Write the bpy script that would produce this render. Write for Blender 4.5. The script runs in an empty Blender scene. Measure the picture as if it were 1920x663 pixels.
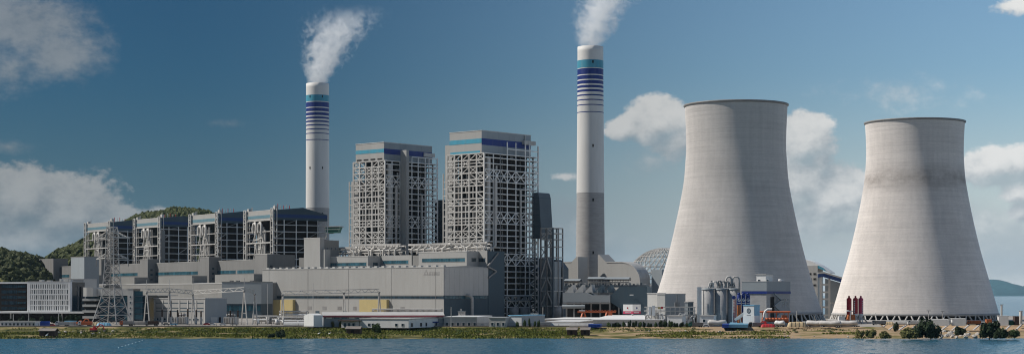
import bpy, math, random
from mathutils import Vector, Matrix, Quaternion, noise as mnoise
R = math.radians
random.seed(7)
S = bpy.context.scene
COL = S.collection

# ------------------------------------------------------------------ camera, sky, sun, exposure
F = 3300.0            # focal length in pixels of a 1920 px wide frame
HZ = 552.0            # pixel row of the horizon
CH = 25.0             # camera height above the water
G = 5.0               # height of the plant's ground
cam = bpy.data.cameras.new('camera'); cam_o = bpy.data.objects.new('camera', cam); COL.objects.link(cam_o)
cam_o.location = (0, 0, CH); cam_o.rotation_euler = (R(90), 0, 0)
cam.sensor_width = 36; cam.lens = F / 1920 * 36; cam.shift_y = (HZ - 331.5) / 1920
cam.clip_start = 1; cam.clip_end = 120000
S.camera = cam_o
SUN_EL, SUN_FRONT = 44, -5       # sun stands to the left of the view, a little towards the camera
sun = bpy.data.lights.new('sun', 'SUN'); sun.energy = 5.0; sun.angle = R(0.5); sun.color = (1, .955, .89)
sun_o = bpy.data.objects.new('sun', sun); COL.objects.link(sun_o)
to_sun = Vector((-math.cos(R(SUN_FRONT)) * math.cos(R(SUN_EL)), -math.sin(R(SUN_FRONT)) * math.cos(R(SUN_EL)), math.sin(R(SUN_EL))))
sun_o.rotation_euler = to_sun.to_track_quat('Z', 'Y').to_euler(); sun_o.location = (-400, 200, 500)
S.view_settings.view_transform = 'Standard'; S.view_settings.look = 'None'
S.view_settings.exposure = 0; S.view_settings.gamma = 1; S.view_settings.use_curve_mapping = False
S.cycles.use_denoising = True; S.cycles.pixel_filter_type = 'BLACKMAN_HARRIS'; S.cycles.filter_width = 1.1
S.cycles.max_bounces = 6; S.cycles.diffuse_bounces = 3; S.cycles.glossy_bounces = 3
S.cycles.volume_bounces = 3; S.cycles.transparent_max_bounces = 12
S.cycles.volume_step_rate = 1.0; S.cycles.volume_max_steps = 256

def make_world():
    w = bpy.data.worlds.new('World'); S.world = w; w.use_nodes = True
    nt = w.node_tree; nt.nodes.clear(); L = nt.links
    def N(t, **k):
        n = nt.nodes.new(t)
        for a, b in k.items(): setattr(n, a, b)
        return n
    def put(n, i, v):
        if hasattr(v, 'node'): L.new(v, n.inputs[i])
        else: n.inputs[i].default_value = v
    def m(op, a, b=0.0, c=None, clamp=False):
        n = N('ShaderNodeMath', operation=op, use_clamp=clamp); put(n, 0, a); put(n, 1, b)
        if c is not None: put(n, 2, c)
        return n.outputs[0]
    def mix(f, a, b):
        n = N('ShaderNodeMix', data_type='RGBA'); put(n, 0, f); put(n, 6, a); put(n, 7, b); return n.outputs[2]
    def smooth(v, lo, hi):
        n = N('ShaderNodeMapRange', interpolation_type='SMOOTHSTEP'); put(n, 0, v); n.inputs[1].default_value = lo; n.inputs[2].default_value = hi; return n.outputs[0]
    sky = N('ShaderNodeTexSky', sky_type='NISHITA', sun_disc=False)
    sky.sun_elevation = R(SUN_EL); sky.sun_rotation = R(-(90 + SUN_FRONT)); sky.altitude = 0
    sky.air_density = 1.0; sky.dust_density = 0.6; sky.ozone_density = 2.0
    tc = N('ShaderNodeTexCoord'); sp = N('ShaderNodeSeparateXYZ'); L.new(tc.outputs['Generated'], sp.inputs[0])
    az = m('ARCTAN2', sp.outputs[0], sp.outputs[1]); el = m('ARCSINE', sp.outputs[2])
    def fbm(scale, detail, ox, oy, rough=.55, stretch=1.35):
        cb = N('ShaderNodeCombineXYZ'); put(cb, 0, m('MULTIPLY_ADD', az, 1.0, ox)); put(cb, 1, m('MULTIPLY_ADD', el, stretch, oy)); cb.inputs[2].default_value = 3.3
        t = N('ShaderNodeTexNoise'); L.new(cb.outputs[0], t.inputs['Vector']); t.inputs['Scale'].default_value = scale
        t.inputs['Detail'].default_value = detail; t.inputs['Roughness'].default_value = rough
        return t.outputs['Fac']
    big = fbm(24, 8, 0, 0, .6); big_s = fbm(24, 8, .0065, -.0075, .6); fine = fbm(95, 6, .3, .1, .62)
    def blobs(lst, oa=0.0, oe=0.0):
        acc = None
        for (x, y, rx, ry, st) in lst:
            a = math.atan2(x - 960, F) + oa; e = math.atan2(HZ - y, math.hypot(F, x - 960)) + oe
            dx = m('MULTIPLY', m('SUBTRACT', az, a), F / rx); dy = m('MULTIPLY', m('SUBTRACT', el, e), F / ry)
            d = m('ADD', m('MULTIPLY', dx, dx), m('MULTIPLY', dy, dy))
            v = m('MULTIPLY', m('SUBTRACT', 1.0, m('SQRT', d)), st)
            acc = v if acc is None else m('SMOOTH_MAX', acc, v, .12)
        return acc
    CR = ([(40, 385, 120, 78, 1.3), (130, 405, 130, 80, 1.3), (225, 420, 110, 50, 1.1), (30, 450, 220, 65, 1.1), (300, 402, 60, 26, .8),
                   (1238, 230, 70, 54, 1.3), (1172, 240, 42, 26, 1.1), (1265, 262, 70, 46, .9), (1502, 268, 80, 66, 1.3), (1535, 300, 44, 34, 1),
                   (1500, 348, 116, 80, 1.4), (1560, 380, 125, 74, 1.5), (1610, 362, 60, 42, 1), (1868, 310, 84, 44, 1.4), (1912, 304, 60, 42, 1.3),
                   (1908, 362, 44, 30, 1), (1915, 395, 36, 30, 1), (1062, 330, 36, 11, .55), (1895, 12, 40, 16, .5), (1840, 318, 40, 22, .7)])
    crisp = blobs(CR); crisp_s = blobs(CR, .003, -.0075)
    soft = blobs([(30, 50, 150, 85, 1), (100, 105, 100, 70, .9), (10, 275, 50, 16, .6), (20, 130, 90, 60, .7), (1055, 420, 80, 66, 1.0), (1130, 470, 70, 46, .8),
                  (1540, 425, 140, 50, .9), (1880, 475, 150, 66, 1.1), (640, 450, 46, 26, .6), (430, 232, 40, 14, .3), (820, 420, 60, 30, .3),
                  (80, 470, 230, 40, .8), (1225, 300, 80, 40, .5), (1860, 425, 110, 56, .9), (1700, 170, 120, 30, .25)])
    nz = m('ADD', m('MULTIPLY', m('SUBTRACT', big, .5), 1.45), m('MULTIPLY', m('SUBTRACT', fine, .5), 1.15))
    c1 = m('MULTIPLY', smooth(m('ADD', m('MULTIPLY', crisp, 1.2), nz), .0, .42), m('MULTIPLY_ADD', smooth(m('SUBTRACT', crisp, crisp_s), -.55, .12), .32, .68))
    c2 = m('MULTIPLY', smooth(m('ADD', soft, m('MULTIPLY', nz, .75)), -.05, .75), .62)
    # unseen cumulus round the rest of the sky, thickened to fill shaded faces
    far = m('MULTIPLY', smooth(m('ABSOLUTE', az), .34, .6), m('MULTIPLY', smooth(el, .0, .05), m('SUBTRACT', 1.0, smooth(el, .3, .9))))
    c3 = m('MULTIPLY', smooth(m('ADD', fbm(5, 8, 1.7, .4, .6), m('MULTIPLY', m('SUBTRACT', fine, .5), .15)), .50, .62), far)
    cloud = m('MAXIMUM', m('MAXIMUM', c1, c2), c3)
    # lit tops, grey-blue undersides: density difference towards the sun
    lit = smooth(m('ADD', m('ADD', m('SUBTRACT', big, big_s), m('MULTIPLY', m('SUBTRACT', crisp, crisp_s), .42)), m('MULTIPLY', m('SUBTRACT', fine, .5), .6)), -.30, .36)
    dens = smooth(m('ADD', crisp, m('MULTIPLY', nz, .6)), .1, 1.0)
    ccol = mix(lit, (4.6, 5.3, 5.8, 1), (10.0, 10.0, 9.8, 1))
    # teal-tinted blue; an added gradient dims it leftwards, paler at the horizon
    side = smooth(sp.outputs[0], -.2, .4)
    grade = mix(side, (.075, .22, .335, 1), (1.02, 1.22, 1.32, 1))
    mul = N('ShaderNodeMix', data_type='RGBA', blend_type='MULTIPLY'); mul.inputs[0].default_value = 1
    L.new(sky.outputs[0], mul.inputs[6]); L.new(grade, mul.inputs[7])
    hz = m('SUBTRACT', 1.0, smooth(el, -.02, .13)); hcol = mix(side, (.85, 1.45, 1.9, 1), (8.6, 8.8, 8.8, 1))
    clear = mix(hz, mul.outputs[2], hcol)
    cg = mix(side, (.37, .38, .39, 1), (1.0, 1.0, 1.0, 1))  # clouds take the same added dimming leftwards
    mc = N('ShaderNodeMix', data_type='RGBA', blend_type='MULTIPLY'); mc.inputs[0].default_value = 1
    L.new(ccol, mc.inputs[6]); L.new(cg, mc.inputs[7])
    out = mix(cloud, clear, mc.outputs[2])
    bg = N('ShaderNodeBackground'); L.new(out, bg.inputs[0]); bg.inputs[1].default_value = .085
    o = N('ShaderNodeOutputWorld'); L.new(bg.outputs[0], o.inputs[0])
    w.cycles.sampling_method = 'MANUAL'; w.cycles.sample_map_resolution = 512
make_world()

# ------------------------------------------------------------------ materials
def mat(name, col, rough=.7, var=.12, scale=.12, zs=1.0, metal=0.0, rnd=0.0, spec=.25, bump=0.0, bscale=1.0, detail=5, stain=None, stain_amt=0.0):
    m = bpy.data.materials.new(name); m.use_nodes = True; nt = m.node_tree; L = nt.links
    b = nt.nodes['Principled BSDF']
    b.inputs['Roughness'].default_value = rough; b.inputs['Metallic'].default_value = metal; b.inputs['Specular IOR Level'].default_value = spec
    g = nt.nodes.new('ShaderNodeNewGeometry')
    mp = nt.nodes.new('ShaderNodeMapping'); L.new(g.outputs['Position'], mp.inputs[0]); mp.inputs['Scale'].default_value = (1, 1, zs)
    n = nt.nodes.new('ShaderNodeTexNoise'); L.new(mp.outputs[0], n.inputs['Vector']); n.inputs['Scale'].default_value = scale; n.inputs['Detail'].default_value = detail
    n.inputs['Roughness'].default_value = .65
    mr = nt.nodes.new('ShaderNodeMapRange'); L.new(n.outputs['Fac'], mr.inputs[0]); mr.inputs[1].default_value = .25; mr.inputs[2].default_value = .75
    mr.inputs[3].default_value = 1 - var; mr.inputs[4].default_value = 1 + var
    val = mr.outputs[0]
    if rnd:
        oi = nt.nodes.new('ShaderNodeObjectInfo'); r2 = nt.nodes.new('ShaderNodeMapRange'); L.new(oi.outputs['Random'], r2.inputs[0])
        r2.inputs[3].default_value = 1 - rnd; r2.inputs[4].default_value = 1 + rnd
        mm = nt.nodes.new('ShaderNodeMath'); mm.operation = 'MULTIPLY'; L.new(val, mm.inputs[0]); L.new(r2.outputs[0], mm.inputs[1]); val = mm.outputs[0]
    vm = nt.nodes.new('ShaderNodeVectorMath'); vm.operation = 'SCALE'; vm.inputs[0].default_value = col[:3]; L.new(val, vm.inputs['Scale'])
    out = vm.outputs[0]
    if stain:
        n3 = nt.nodes.new('ShaderNodeTexNoise'); mp3 = nt.nodes.new('ShaderNodeMapping'); L.new(g.outputs['Position'], mp3.inputs[0]); mp3.inputs['Scale'].default_value = (1, 1, .12)
        L.new(mp3.outputs[0], n3.inputs['Vector']); n3.inputs['Scale'].default_value = .35; n3.inputs['Detail'].default_value = 6
        r3 = nt.nodes.new('ShaderNodeMapRange'); L.new(n3.outputs['Fac'], r3.inputs[0]); r3.inputs[1].default_value = .5; r3.inputs[2].default_value = .8; r3.inputs[4].default_value = stain_amt
        mx = nt.nodes.new('ShaderNodeMix'); mx.data_type = 'RGBA'; L.new(r3.outputs[0], mx.inputs[0]); L.new(out, mx.inputs[6]); mx.inputs[7].default_value = (*stain, 1); out = mx.outputs[2]
    L.new(out, b.inputs['Base Color'])
    if bump:
        n2 = nt.nodes.new('ShaderNodeTexNoise'); L.new(g.outputs['Position'], n2.inputs['Vector']); n2.inputs['Scale'].default_value = bscale; n2.inputs['Detail'].default_value = 6
        bp = nt.nodes.new('ShaderNodeBump'); bp.inputs['Strength'].default_value = bump; bp.inputs['Distance'].default_value = .3
        L.new(n2.outputs['Fac'], bp.inputs['Height']); L.new(bp.outputs[0], b.inputs['Normal'])
    return m

RUST = (.16, .10, .065)
M = dict(
    clad=mat('grey cladding', (.335, .328, .312), .55, .07, .05, .3, rnd=.012, stain=(.27, .25, .23), stain_amt=.35),
    clad2=mat('dimmed old cladding', (.222, .217, .205), .6, .10, .06, .3, rnd=.03, stain=(.2, .185, .17), stain_amt=.5),  # greyed so its colour carries the dimming of the left side
    white=mat('white render', (.43, .42, .40), .6, .08, .1, .4, stain=(.33, .31, .28), stain_amt=.4),
    bright=mat('bright white paint', (.66, .66, .65), .5, .06, .2, .5, stain=(.45, .43, .4), stain_amt=.35),
    clad3=mat('dimmed weathered cladding', (.20, .195, .187), .6, .10, .06, .3, rnd=.03, stain=(.15, .14, .13), stain_amt=.5),  # darker again, with the left side's dimming in its colour
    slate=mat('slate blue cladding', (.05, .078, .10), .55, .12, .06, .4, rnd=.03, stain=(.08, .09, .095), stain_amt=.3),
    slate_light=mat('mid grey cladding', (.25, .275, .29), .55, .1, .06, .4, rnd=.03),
    steel=mat('painted structural steel', (.46, .445, .42), .5, .16, .4, 1, rnd=.10, stain=RUST, stain_amt=.45),
    steel_lit=mat('sunlit-toned steel', (.74, .73, .70), .45, .12, .4, 1, rnd=.12, stain=RUST, stain_amt=.3),  # paler copy of steel; sunlight on the side faces put into its colour
    steel_dark=mat('weathered dark steel', (.22, .215, .21), .55, .2, .4, 1, rnd=.14, stain=RUST, stain_amt=.5),
    grating=mat('grating floor', (.035, .032, .03), .8, .2, .6),  # darkened so the boiler interior's shade sits in the colour
    furnace=mat('brown furnace wall', (.030, .017, .014), .8, .35, .12, .5, detail=8, stain=(.05, .045, .045), stain_amt=.8),  # near-black brown: deep interior shade put into the wall colour
    pipe=mat('pale lagged pipe', (.50, .48, .45), .45, .12, .3, 1, rnd=.06, stain=(.3, .25, .2), stain_amt=.35),
    duct=mat('blue grey duct', (.085, .105, .122), .5, .12, .1),
    teal=mat('turquoise stripe', (.06, .27, .37), .5, .15, .2, .3, stain=(.16, .24, .28), stain_amt=.5),
    teal_pale=mat('faded turquoise stripe', (.11, .20, .24), .6, .15, .2),
    blue=mat('blue stripe', (.02, .05, .16), .5, .12, .2),
    navy=mat('navy stripe', (.012, .03, .17), .5, .15, .2, .3, stain=(.07, .09, .19), stain_amt=.5),
    glass=mat('dark window glass', (.018, .035, .05), .12, .3, .3, spec=.6, rnd=.35),
    glass_blue=mat('blue green glass', (.03, .09, .12), .15, .3, .3, spec=.6, rnd=.35),
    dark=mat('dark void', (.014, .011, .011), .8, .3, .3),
    yellow=mat('pale yellow panel', (.45, .36, .17), .6, .06, .3, .4),
    conc=mat('silo concrete', (.33, .325, .32), .8, .16, .18, 2.5, bump=.2, bscale=.8, stain=(.2, .19, .18), stain_amt=.4),
    chim=mat('white chimney paint', (.60, .585, .56), .6, .05, .08, .3, stain=(.48, .46, .43), stain_amt=.4),
    chimc=mat('chimney concrete', (.33, .32, .312), .85, .16, .12, 5, bump=.2, bscale=.7),
    red=mat('red paint', (.42, .03, .035), .5, .2, .5), pink=mat('pink red board', (.50, .06, .12), .5, .12, .5),
    orange=mat('orange steel', (.50, .13, .05), .5, .2, .5, rnd=.08), rust=mat('rusty orange', (.34, .11, .04), .7, .3, .5, stain=RUST, stain_amt=.6),
    roofred=mat('faded red roofing', (.40, .10, .11), .6, .12, .4), container=mat('blue container', (.03, .08, .36), .5, .2, .4),
    sky_blue=mat('light blue sheet', (.18, .40, .56), .5, .15, .4), brown=mat('brown shed', (.07, .045, .035), .8, .25, .5),
    tarp=mat('grey canvas', (.50, .48, .46), .75, .15, .5, bump=.3, bscale=1.5), ytarp=mat('tan canvas', (.52, .40, .24), .75, .18, .5, bump=.3, bscale=1.5),
    tyre=mat('rubber', (.02, .02, .02), .85, .2, 1), bark=mat('bark', (.11, .085, .06), .9, .25, 1), green=mat('green paint', (.04, .16, .12), .5, .2, .5),
    rock=mat('pale rock', (.40, .37, .33), .9, .25, .5, rnd=.25), fence=mat('dark fence', (.06, .045, .04), .8, .25, .4), wall=mat('sea wall stone', (.20, .175, .155), .9, .25, .3, 1),
    bird=mat('white feathers', (.8, .8, .78), .7, .05, 3), ptile=mat('pale deck', (.42, .41, .40), .8, .15, .2),
)
def leaf_mat(name, col, var):
    m = mat(name, col, .75, var, .35, rnd=.18, spec=.15); return m
M['leaf'] = leaf_mat('foliage', (.055, .085, .03), .5)
M['leaf_dark'] = leaf_mat('dark foliage', (.022, .036, .016), .5)
M['leaf_olive'] = leaf_mat('olive foliage', (.105, .105, .035), .5)
M['wood'] = leaf_mat('hill wood', (.042, .050, .015), .85)
M['grass'] = leaf_mat('bank grass', (.115, .128, .022), .65)

# ------------------------------------------------------------------ frames and mesh building
def gY(y): return (CH - G) * F / (y - HZ)             # depth of ground seen at pixel row y
def X_at(x, Y): return (x - 960) / F * Y
def Z_at(y, Y): return CH - (y - HZ) / F * Y
class Frame:
    """Ground plan of a building group: local x runs right (and nearer), local y runs away."""
    def __init__(s, ox, oy, deg):
        s.ox, s.oy, s.a = ox, oy, R(deg); s.c, s.s = math.cos(s.a), math.sin(s.a)
    def w(s, lx, ly): return (s.ox + lx * s.c + ly * s.s, s.oy - lx * s.s + ly * s.c)
    def lx(s, px, ly=0.0):
        k = (px - 960) / F; return (k * (s.oy + ly * s.c) - s.ox - ly * s.s) / (s.c + k * s.s)
    def ly(s, px, lx=0.0):
        k = (px - 960) / F; return (k * (s.oy - lx * s.s) - s.ox - lx * s.c) / (s.s - k * s.c)
    def z(s, py, lx=0.0, ly=0.0): return Z_at(py, s.w(lx, ly)[1])
def frame_at(px, Y, deg=0): return Frame(X_at(px, Y), Y, deg)

class MB:
    def __init__(s): s.v = []; s.f = []; s.smooth = []
    def add(s, vs, fs, sm=False):
        o = len(s.v); s.v += [tuple(p) for p in vs]; s.f += [tuple(i + o for i in f) for f in fs]; s.smooth += [sm] * len(fs); return s
    def box(s, x0, x1, y0, y1, z0, z1):
        return s.add([(x0, y0, z0), (x1, y0, z0), (x1, y1, z0), (x0, y1, z0), (x0, y0, z1), (x1, y0, z1), (x1, y1, z1), (x0, y1, z1)],
                     [(0, 3, 2, 1), (4, 5, 6, 7), (0, 1, 5, 4), (1, 2, 6, 5), (2, 3, 7, 6), (3, 0, 4, 7)])
    def prism_y(s, poly, y0, y1):          # polygon in x,z extruded along y
        n = len(poly); return s.add([(x, y0, z) for x, z in poly] + [(x, y1, z) for x, z in poly],
            [tuple(range(n)), tuple(range(2 * n - 1, n - 1, -1))] + [(i, i + n, (i + 1) % n + n, (i + 1) % n) for i in range(n)])
    def prism_x(s, poly, x0, x1):          # polygon in y,z extruded along x
        n = len(poly); return s.add([(x0, y, z) for y, z in poly] + [(x1, y, z) for y, z in poly],
            [tuple(range(n)), tuple(range(2 * n - 1, n - 1, -1))] + [(i, i + n, (i + 1) % n + n, (i + 1) % n) for i in range(n)])
    def prism_z(s, poly, z0, z1):
        n = len(poly); return s.add([(x, y, z0) for x, y in poly] + [(x, y, z1) for x, y in poly],
            [tuple(range(n)), tuple(range(2 * n - 1, n - 1, -1))] + [(i, i + n, (i + 1) % n + n, (i + 1) % n) for i in range(n)])
    def cyl(s, p, q, r0, r1=None, n=14, caps=True):
        r1 = r0 if r1 is None else r1; p, q = Vector(p), Vector(q); d = (q - p).normalized()
        u = d.orthogonal().normalized(); w = d.cross(u); vs = []
        for c, r in ((p, r0), (q, r1)):
            vs += [c + (u * math.cos(2 * math.pi * i / n) + w * math.sin(2 * math.pi * i / n)) * r for i in range(n)]
        s.add(vs, [(i, (i + 1) % n, (i + 1) % n + n, i + n) for i in range(n)], True)
        if caps:
            o = len(s.v) - 2 * n; s.f += [tuple(o + i for i in range(n - 1, -1, -1)), tuple(o + n + i for i in range(n))]; s.smooth += [False, False]
        return s
    def pipe(s, pts, r, n=10):
        pts = [Vector(p) for p in pts]; rings = []
        for i, p in enumerate(pts):
            d = ((pts[min(i + 1, len(pts) - 1)] - p).normalized() + (p - pts[max(i - 1, 0)]).normalized())
            d = d.normalized() if d.length > 1e-6 else Vector((0, 0, 1))
            ref = Vector((0, 1, 0)) if abs(d.y) < .9 else Vector((1, 0, 0)); u = d.cross(ref).normalized(); w = d.cross(u)
            rings.append([p + (u * math.cos(2 * math.pi * k / n) + w * math.sin(2 * math.pi * k / n)) * r for k in range(n)])
        fs = []
        for i in range(len(pts) - 1):
            fs += [(i * n + k, i * n + (k + 1) % n, (i + 1) * n + (k + 1) % n, (i + 1) * n + k) for k in range(n)]
        return s.add([v for g in rings for v in g], fs, True)
    def lathe(s, prof, cx=0, cy=0, n=64, a0=0.0, a1=2 * math.pi):
        full = abs(a1 - a0 - 2 * math.pi) < 1e-6; k = n if full else n + 1; vs = []
        for r, z in prof: vs += [(cx + r * math.cos(a0 + (a1 - a0) * i / n), cy + r * math.sin(a0 + (a1 - a0) * i / n), z) for i in range(k)]
        fs = []
        for j in range(len(prof) - 1):
            fs += [(j * k + i, j * k + (i + 1) % k, (j + 1) * k + (i + 1) % k, (j + 1) * k + i) for i in range(n)]
        return s.add(vs, fs, True)
    def beam(s, p, q, w, h=None):
        h = h or w; p, q = Vector(p), Vector(q); d = (q - p).normalized()
        ref = Vector((0, 0, 1)) if abs(d.z) < .95 else Vector((1, 0, 0)); u = d.cross(ref).normalized() * w / 2; t = u.cross(d).normalized() * h / 2
        vs = [c + a * u + b * t for c in (p, q) for a, b in ((-1, -1), (1, -1), (1, 1), (-1, 1))]
        return s.add(vs, [(0, 1, 2, 3), (7, 6, 5, 4), (0, 4, 5, 1), (1, 5, 6, 2), (2, 6, 7, 3), (3, 7, 4, 0)])
    def mesh(s, name, material, off=(0, 0, 0)):
        me = bpy.data.meshes.new(name); me.from_pydata([(a - off[0], b - off[1], c - off[2]) for a, b, c in s.v], [], s.f)
        me.polygons.foreach_set('use_smooth', s.smooth)
        if material is not None: me.materials.append(material)
        me.update(); return me

UNIT = {}
def unit_box(material):
    k = material.name
    if k not in UNIT: UNIT[k] = MB().box(-.5, .5, -.5, .5, -.5, .5).mesh('unit_member', material)
    return UNIT[k]
def unit_rod(material):
    k = 'rod ' + material.name
    if k not in UNIT: UNIT[k] = MB().cyl((0, 0, -.5), (0, 0, .5), .5, n=8).mesh('unit_rod', material)
    return UNIT[k]

class Thing:
    def __init__(s, name, label, cat, fr, lx=0.0, ly=0.0, lz=G, group=None):
        s.fr = fr; s.off = (lx, ly, lz); o = bpy.data.objects.new(name, None); COL.objects.link(o); s.o = o
        wx, wy = fr.w(lx, ly); o.location = (wx, wy, lz); o.rotation_euler = (0, 0, -fr.a); o.empty_display_size = 1
        o['label'] = label; o['category'] = cat
        if group: o['group'] = group
    def part(s, name, mb, m, parent=None, label=None, kind=None):
        ob = bpy.data.objects.new(name, mb.mesh(name, M[m] if isinstance(m, str) else m, s.off)); COL.objects.link(ob); ob.parent = parent or s.o
        if label: ob['label'] = label
        if kind: ob['kind'] = kind
        return ob
    def box(s, name, m, x0, x1, y0, y1, z0, z1, parent=None, label=None):
        ob = bpy.data.objects.new(name, unit_box(M[m])); COL.objects.link(ob); ob.parent = parent or s.o
        ob.location = ((x0 + x1) / 2 - s.off[0], (y0 + y1) / 2 - s.off[1], (z0 + z1) / 2 - s.off[2]); ob.scale = (abs(x1 - x0), abs(y1 - y0), abs(z1 - z0))
        if label: ob['label'] = label
        return ob
    def member(s, name, p, q, w, m, parent=None, rod=False, h=None):
        ob = bpy.data.objects.new(name, (unit_rod if rod else unit_box)(M[m])); COL.objects.link(ob); ob.parent = parent or s.o
        p, q, off = Vector(p), Vector(q), Vector(s.off); d = q - p
        ob.location = (p + q) / 2 - off; ob.rotation_mode = 'QUATERNION'; ob.rotation_quaternion = d.to_track_quat('Z', 'Y'); ob.scale = (w, h or w, d.length)
        return ob
def struct(name, mb, m, kind='structure'):
    ob = bpy.data.objects.new(name, mb.mesh(name, M[m] if isinstance(m, str) else m)); COL.objects.link(ob); ob['kind'] = kind; return ob
def copy_tree(o, parent=None):
    c = o.copy(); COL.objects.link(c); c.parent = parent
    for ch in list(o.children): copy_tree(ch, c)
    return c
W0 = Frame(0, 0, 0)
exec_order = []

WCACHE = {}
def window(t, face, a, b, z, w, h, glass='glass', frame='bright', parent=None, fw=.14):
    """A window with frame and pane. face 'f': wall facing local -y at y=b, centred x=a; face 's': wall facing local +x at x=a, centred y=b."""
    k = (face, round(w, 2), round(h, 2), glass, frame)
    if k not in WCACHE:
        fm, pm = MB(), MB(); q = fw
        for (u0, u1, v0, v1) in ((-w / 2, w / 2, h / 2 - q, h / 2), (-w / 2, w / 2, -h / 2, -h / 2 + q), (-w / 2, -w / 2 + q, -h / 2 + q, h / 2 - q), (w / 2 - q, w / 2, -h / 2 + q, h / 2 - q)):
            if face == 'f': fm.box(u0, u1, -.16, .05, v0, v1)
            else: fm.box(-.05, .16, u0, u1, v0, v1)
        if face == 'f': pm.box(-w / 2 + q, w / 2 - q, -.03, .04, -h / 2 + q, h / 2 - q)
        else: pm.box(-.04, .03, -w / 2 + q, w / 2 - q, -h / 2 + q, h / 2 - q)
        WCACHE[k] = (fm.mesh('window', M[frame]), pm.mesh('pane', M[glass]))
    f = bpy.data.objects.new('window', WCACHE[k][0]); COL.objects.link(f); f.parent = parent or t.o
    f.location = (a - t.off[0], b - t.off[1], z - t.off[2])
    p = bpy.data.objects.new('pane', WCACHE[k][1]); COL.objects.link(p); p.parent = f
    return f
def window_band(t, face, a0, a1, b, z0, z1, n, glass='glass', frame='clad'):
    """A ribbon of n panes between two rails, all standing just proud of the wall."""
    rail = .25
    if face == 'f':
        t.box('window_rail', frame, a0, a1, b - .22, b + .05, z1, z1 + rail); t.box('window_rail', frame, a0, a1, b - .22, b + .05, z0 - rail, z0)
    else:
        t.box('window_rail', frame, b - .05, b + .22, a0, a1, z1, z1 + rail); t.box('window_rail', frame, b - .05, b + .22, a0, a1, z0 - rail, z0)
    st = (a1 - a0) / n
    for i in range(n):
        u0, u1 = a0 + st * i + .12, a0 + st * (i + 1) - .12
        if face == 'f': t.box('pane', glass, u0, u1, b - .08, b + .03, z0, z1)
        else: t.box('pane', glass, b - .03, b + .08, u0, u1, z0, z1)

# ------------------------------------------------------------------ the setting: water, ground, bank, hills, island
def water_mat():
    m = bpy.data.materials.new('sea water'); m.use_nodes = True; nt = m.node_tree; L = nt.links; b = nt.nodes['Principled BSDF']
    b.inputs['Base Color'].default_value = (.027, .105, .155, 1); b.inputs['Roughness'].default_value = .12; b.inputs['IOR'].default_value = 1.33
    g = nt.nodes.new('ShaderNodeNewGeometry'); hs = []
    for sc, st, dist in ((.11, (1, .55, 1), 1.5), (.45, (1, .7, 1), .6), (1.6, (1, 1, 1), .25)):
        mp = nt.nodes.new('ShaderNodeMapping'); L.new(g.outputs['Position'], mp.inputs[0]); mp.inputs['Scale'].default_value = st
        n = nt.nodes.new('ShaderNodeTexNoise'); L.new(mp.outputs[0], n.inputs['Vector']); n.inputs['Scale'].default_value = sc; n.inputs['Detail'].default_value = 4
        q = nt.nodes.new('ShaderNodeMath'); q.operation = 'MULTIPLY'; L.new(n.outputs['Fac'], q.inputs[0]); q.inputs[1].default_value = dist; hs.append(q.outputs[0])
    a = nt.nodes.new('ShaderNodeMath'); L.new(hs[0], a.inputs[0]); L.new(hs[1], a.inputs[1])
    c = nt.nodes.new('ShaderNodeMath'); L.new(a.outputs[0], c.inputs[0]); L.new(hs[2], c.inputs[1])
    bp = nt.nodes.new('ShaderNodeBump'); bp.inputs['Strength'].default_value = .8; bp.inputs['Distance'].default_value = 1.2
    L.new(c.outputs[0], bp.inputs['Height']); L.new(bp.outputs[0], b.inputs['Normal'])
    return m
WM = water_mat()
struct('water', MB().add([(-30000, -3000, -.55), (30000, -3000, -.55), (30000, 45000, -.55), (-30000, 45000, -.55)], [(0, 1, 2, 3)]), WM)
def waves():
    # the choppy near water as real relief, lying just over the wide flat sheet
    nx, ny = 620, 190; x0, x1, y0, y1 = -430.0, 430.0, 640.0, 1030.0; vs, fs = [], []
    for j in range(ny):
        Y = y0 + (y1 - y0) * j / (ny - 1)
        for i in range(nx):
            X = x0 + (x1 - x0) * i / (nx - 1)
            h = .34 * mnoise.noise(Vector((X * .10, Y * .075, 0))) + .26 * mnoise.noise(Vector((X * .24 + 7, Y * .16, 3))) + .14 * mnoise.noise(Vector((X * .5, Y * .33, 9)))
            h = .75 * (1 - abs(h) * 2.2) - .62 if True else h
            vs.append((X, Y, max(-.5, h * .85)))
    for j in range(ny - 1):
        for i in range(nx - 1): a = j * nx + i; fs.append((a, a + 1, a + nx + 1, a + nx))
    struct('water', MB().add(vs, fs, True), WM)
waves()

def ground_mat():
    m = mat('yard ground', (.30, .275, .245), .9, .25, .03, 1, bump=.2, bscale=.5, stain=(.16, .14, .12), stain_amt=.5); return m
XR0, XR1 = X_at(1600, 1200), X_at(1660, 1200)
def edge_row(X):
    """Depths and heights of the bank from the yard's edge down to the waterline at world x."""
    t = min(1, max(0, (X - XR0) / (XR1 - XR0))); n = mnoise.noise(Vector((X * .02, 1.3, 0))) * 5 + mnoise.noise(Vector((X * .11, 7.3, 0))) * 1.2
    left = [(1106, G), (1098, 4.1), (1080, 2.9), (1060, 2.2), (1035, 1.4), (1016 + n, .45), (1004 + n, -.5), (985, -2.5)]
    right = [(1222, G), (1216, 4.1), (1206, 2.8), (1190, 1.0), (1110, .8), (1040 + n * 3, .5), (1009 + n * 2, -.5), (985, -2.5)]
    return [(a[0] * (1 - t) + b[0] * t, a[1] * (1 - t) + b[1] * t) for a, b in zip(left, right)]
xs = [-1500 + 4.0 * i for i in range(526)]
gm = MB(); vs = []; fs = []
for X in xs: vs += [(X, edge_row(X)[0][0], G), (X, 1650 + 60 * mnoise.noise(Vector((X * .01, 0, 4))) if X > 300 else 1650 + min(1, (300 - X) / 60) * 2600, G)]
for i in range(len(xs) - 1): fs.append((2 * i, 2 * i + 2, 2 * i + 3, 2 * i + 1))
struct('ground', gm.add(vs, fs), ground_mat())
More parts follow.
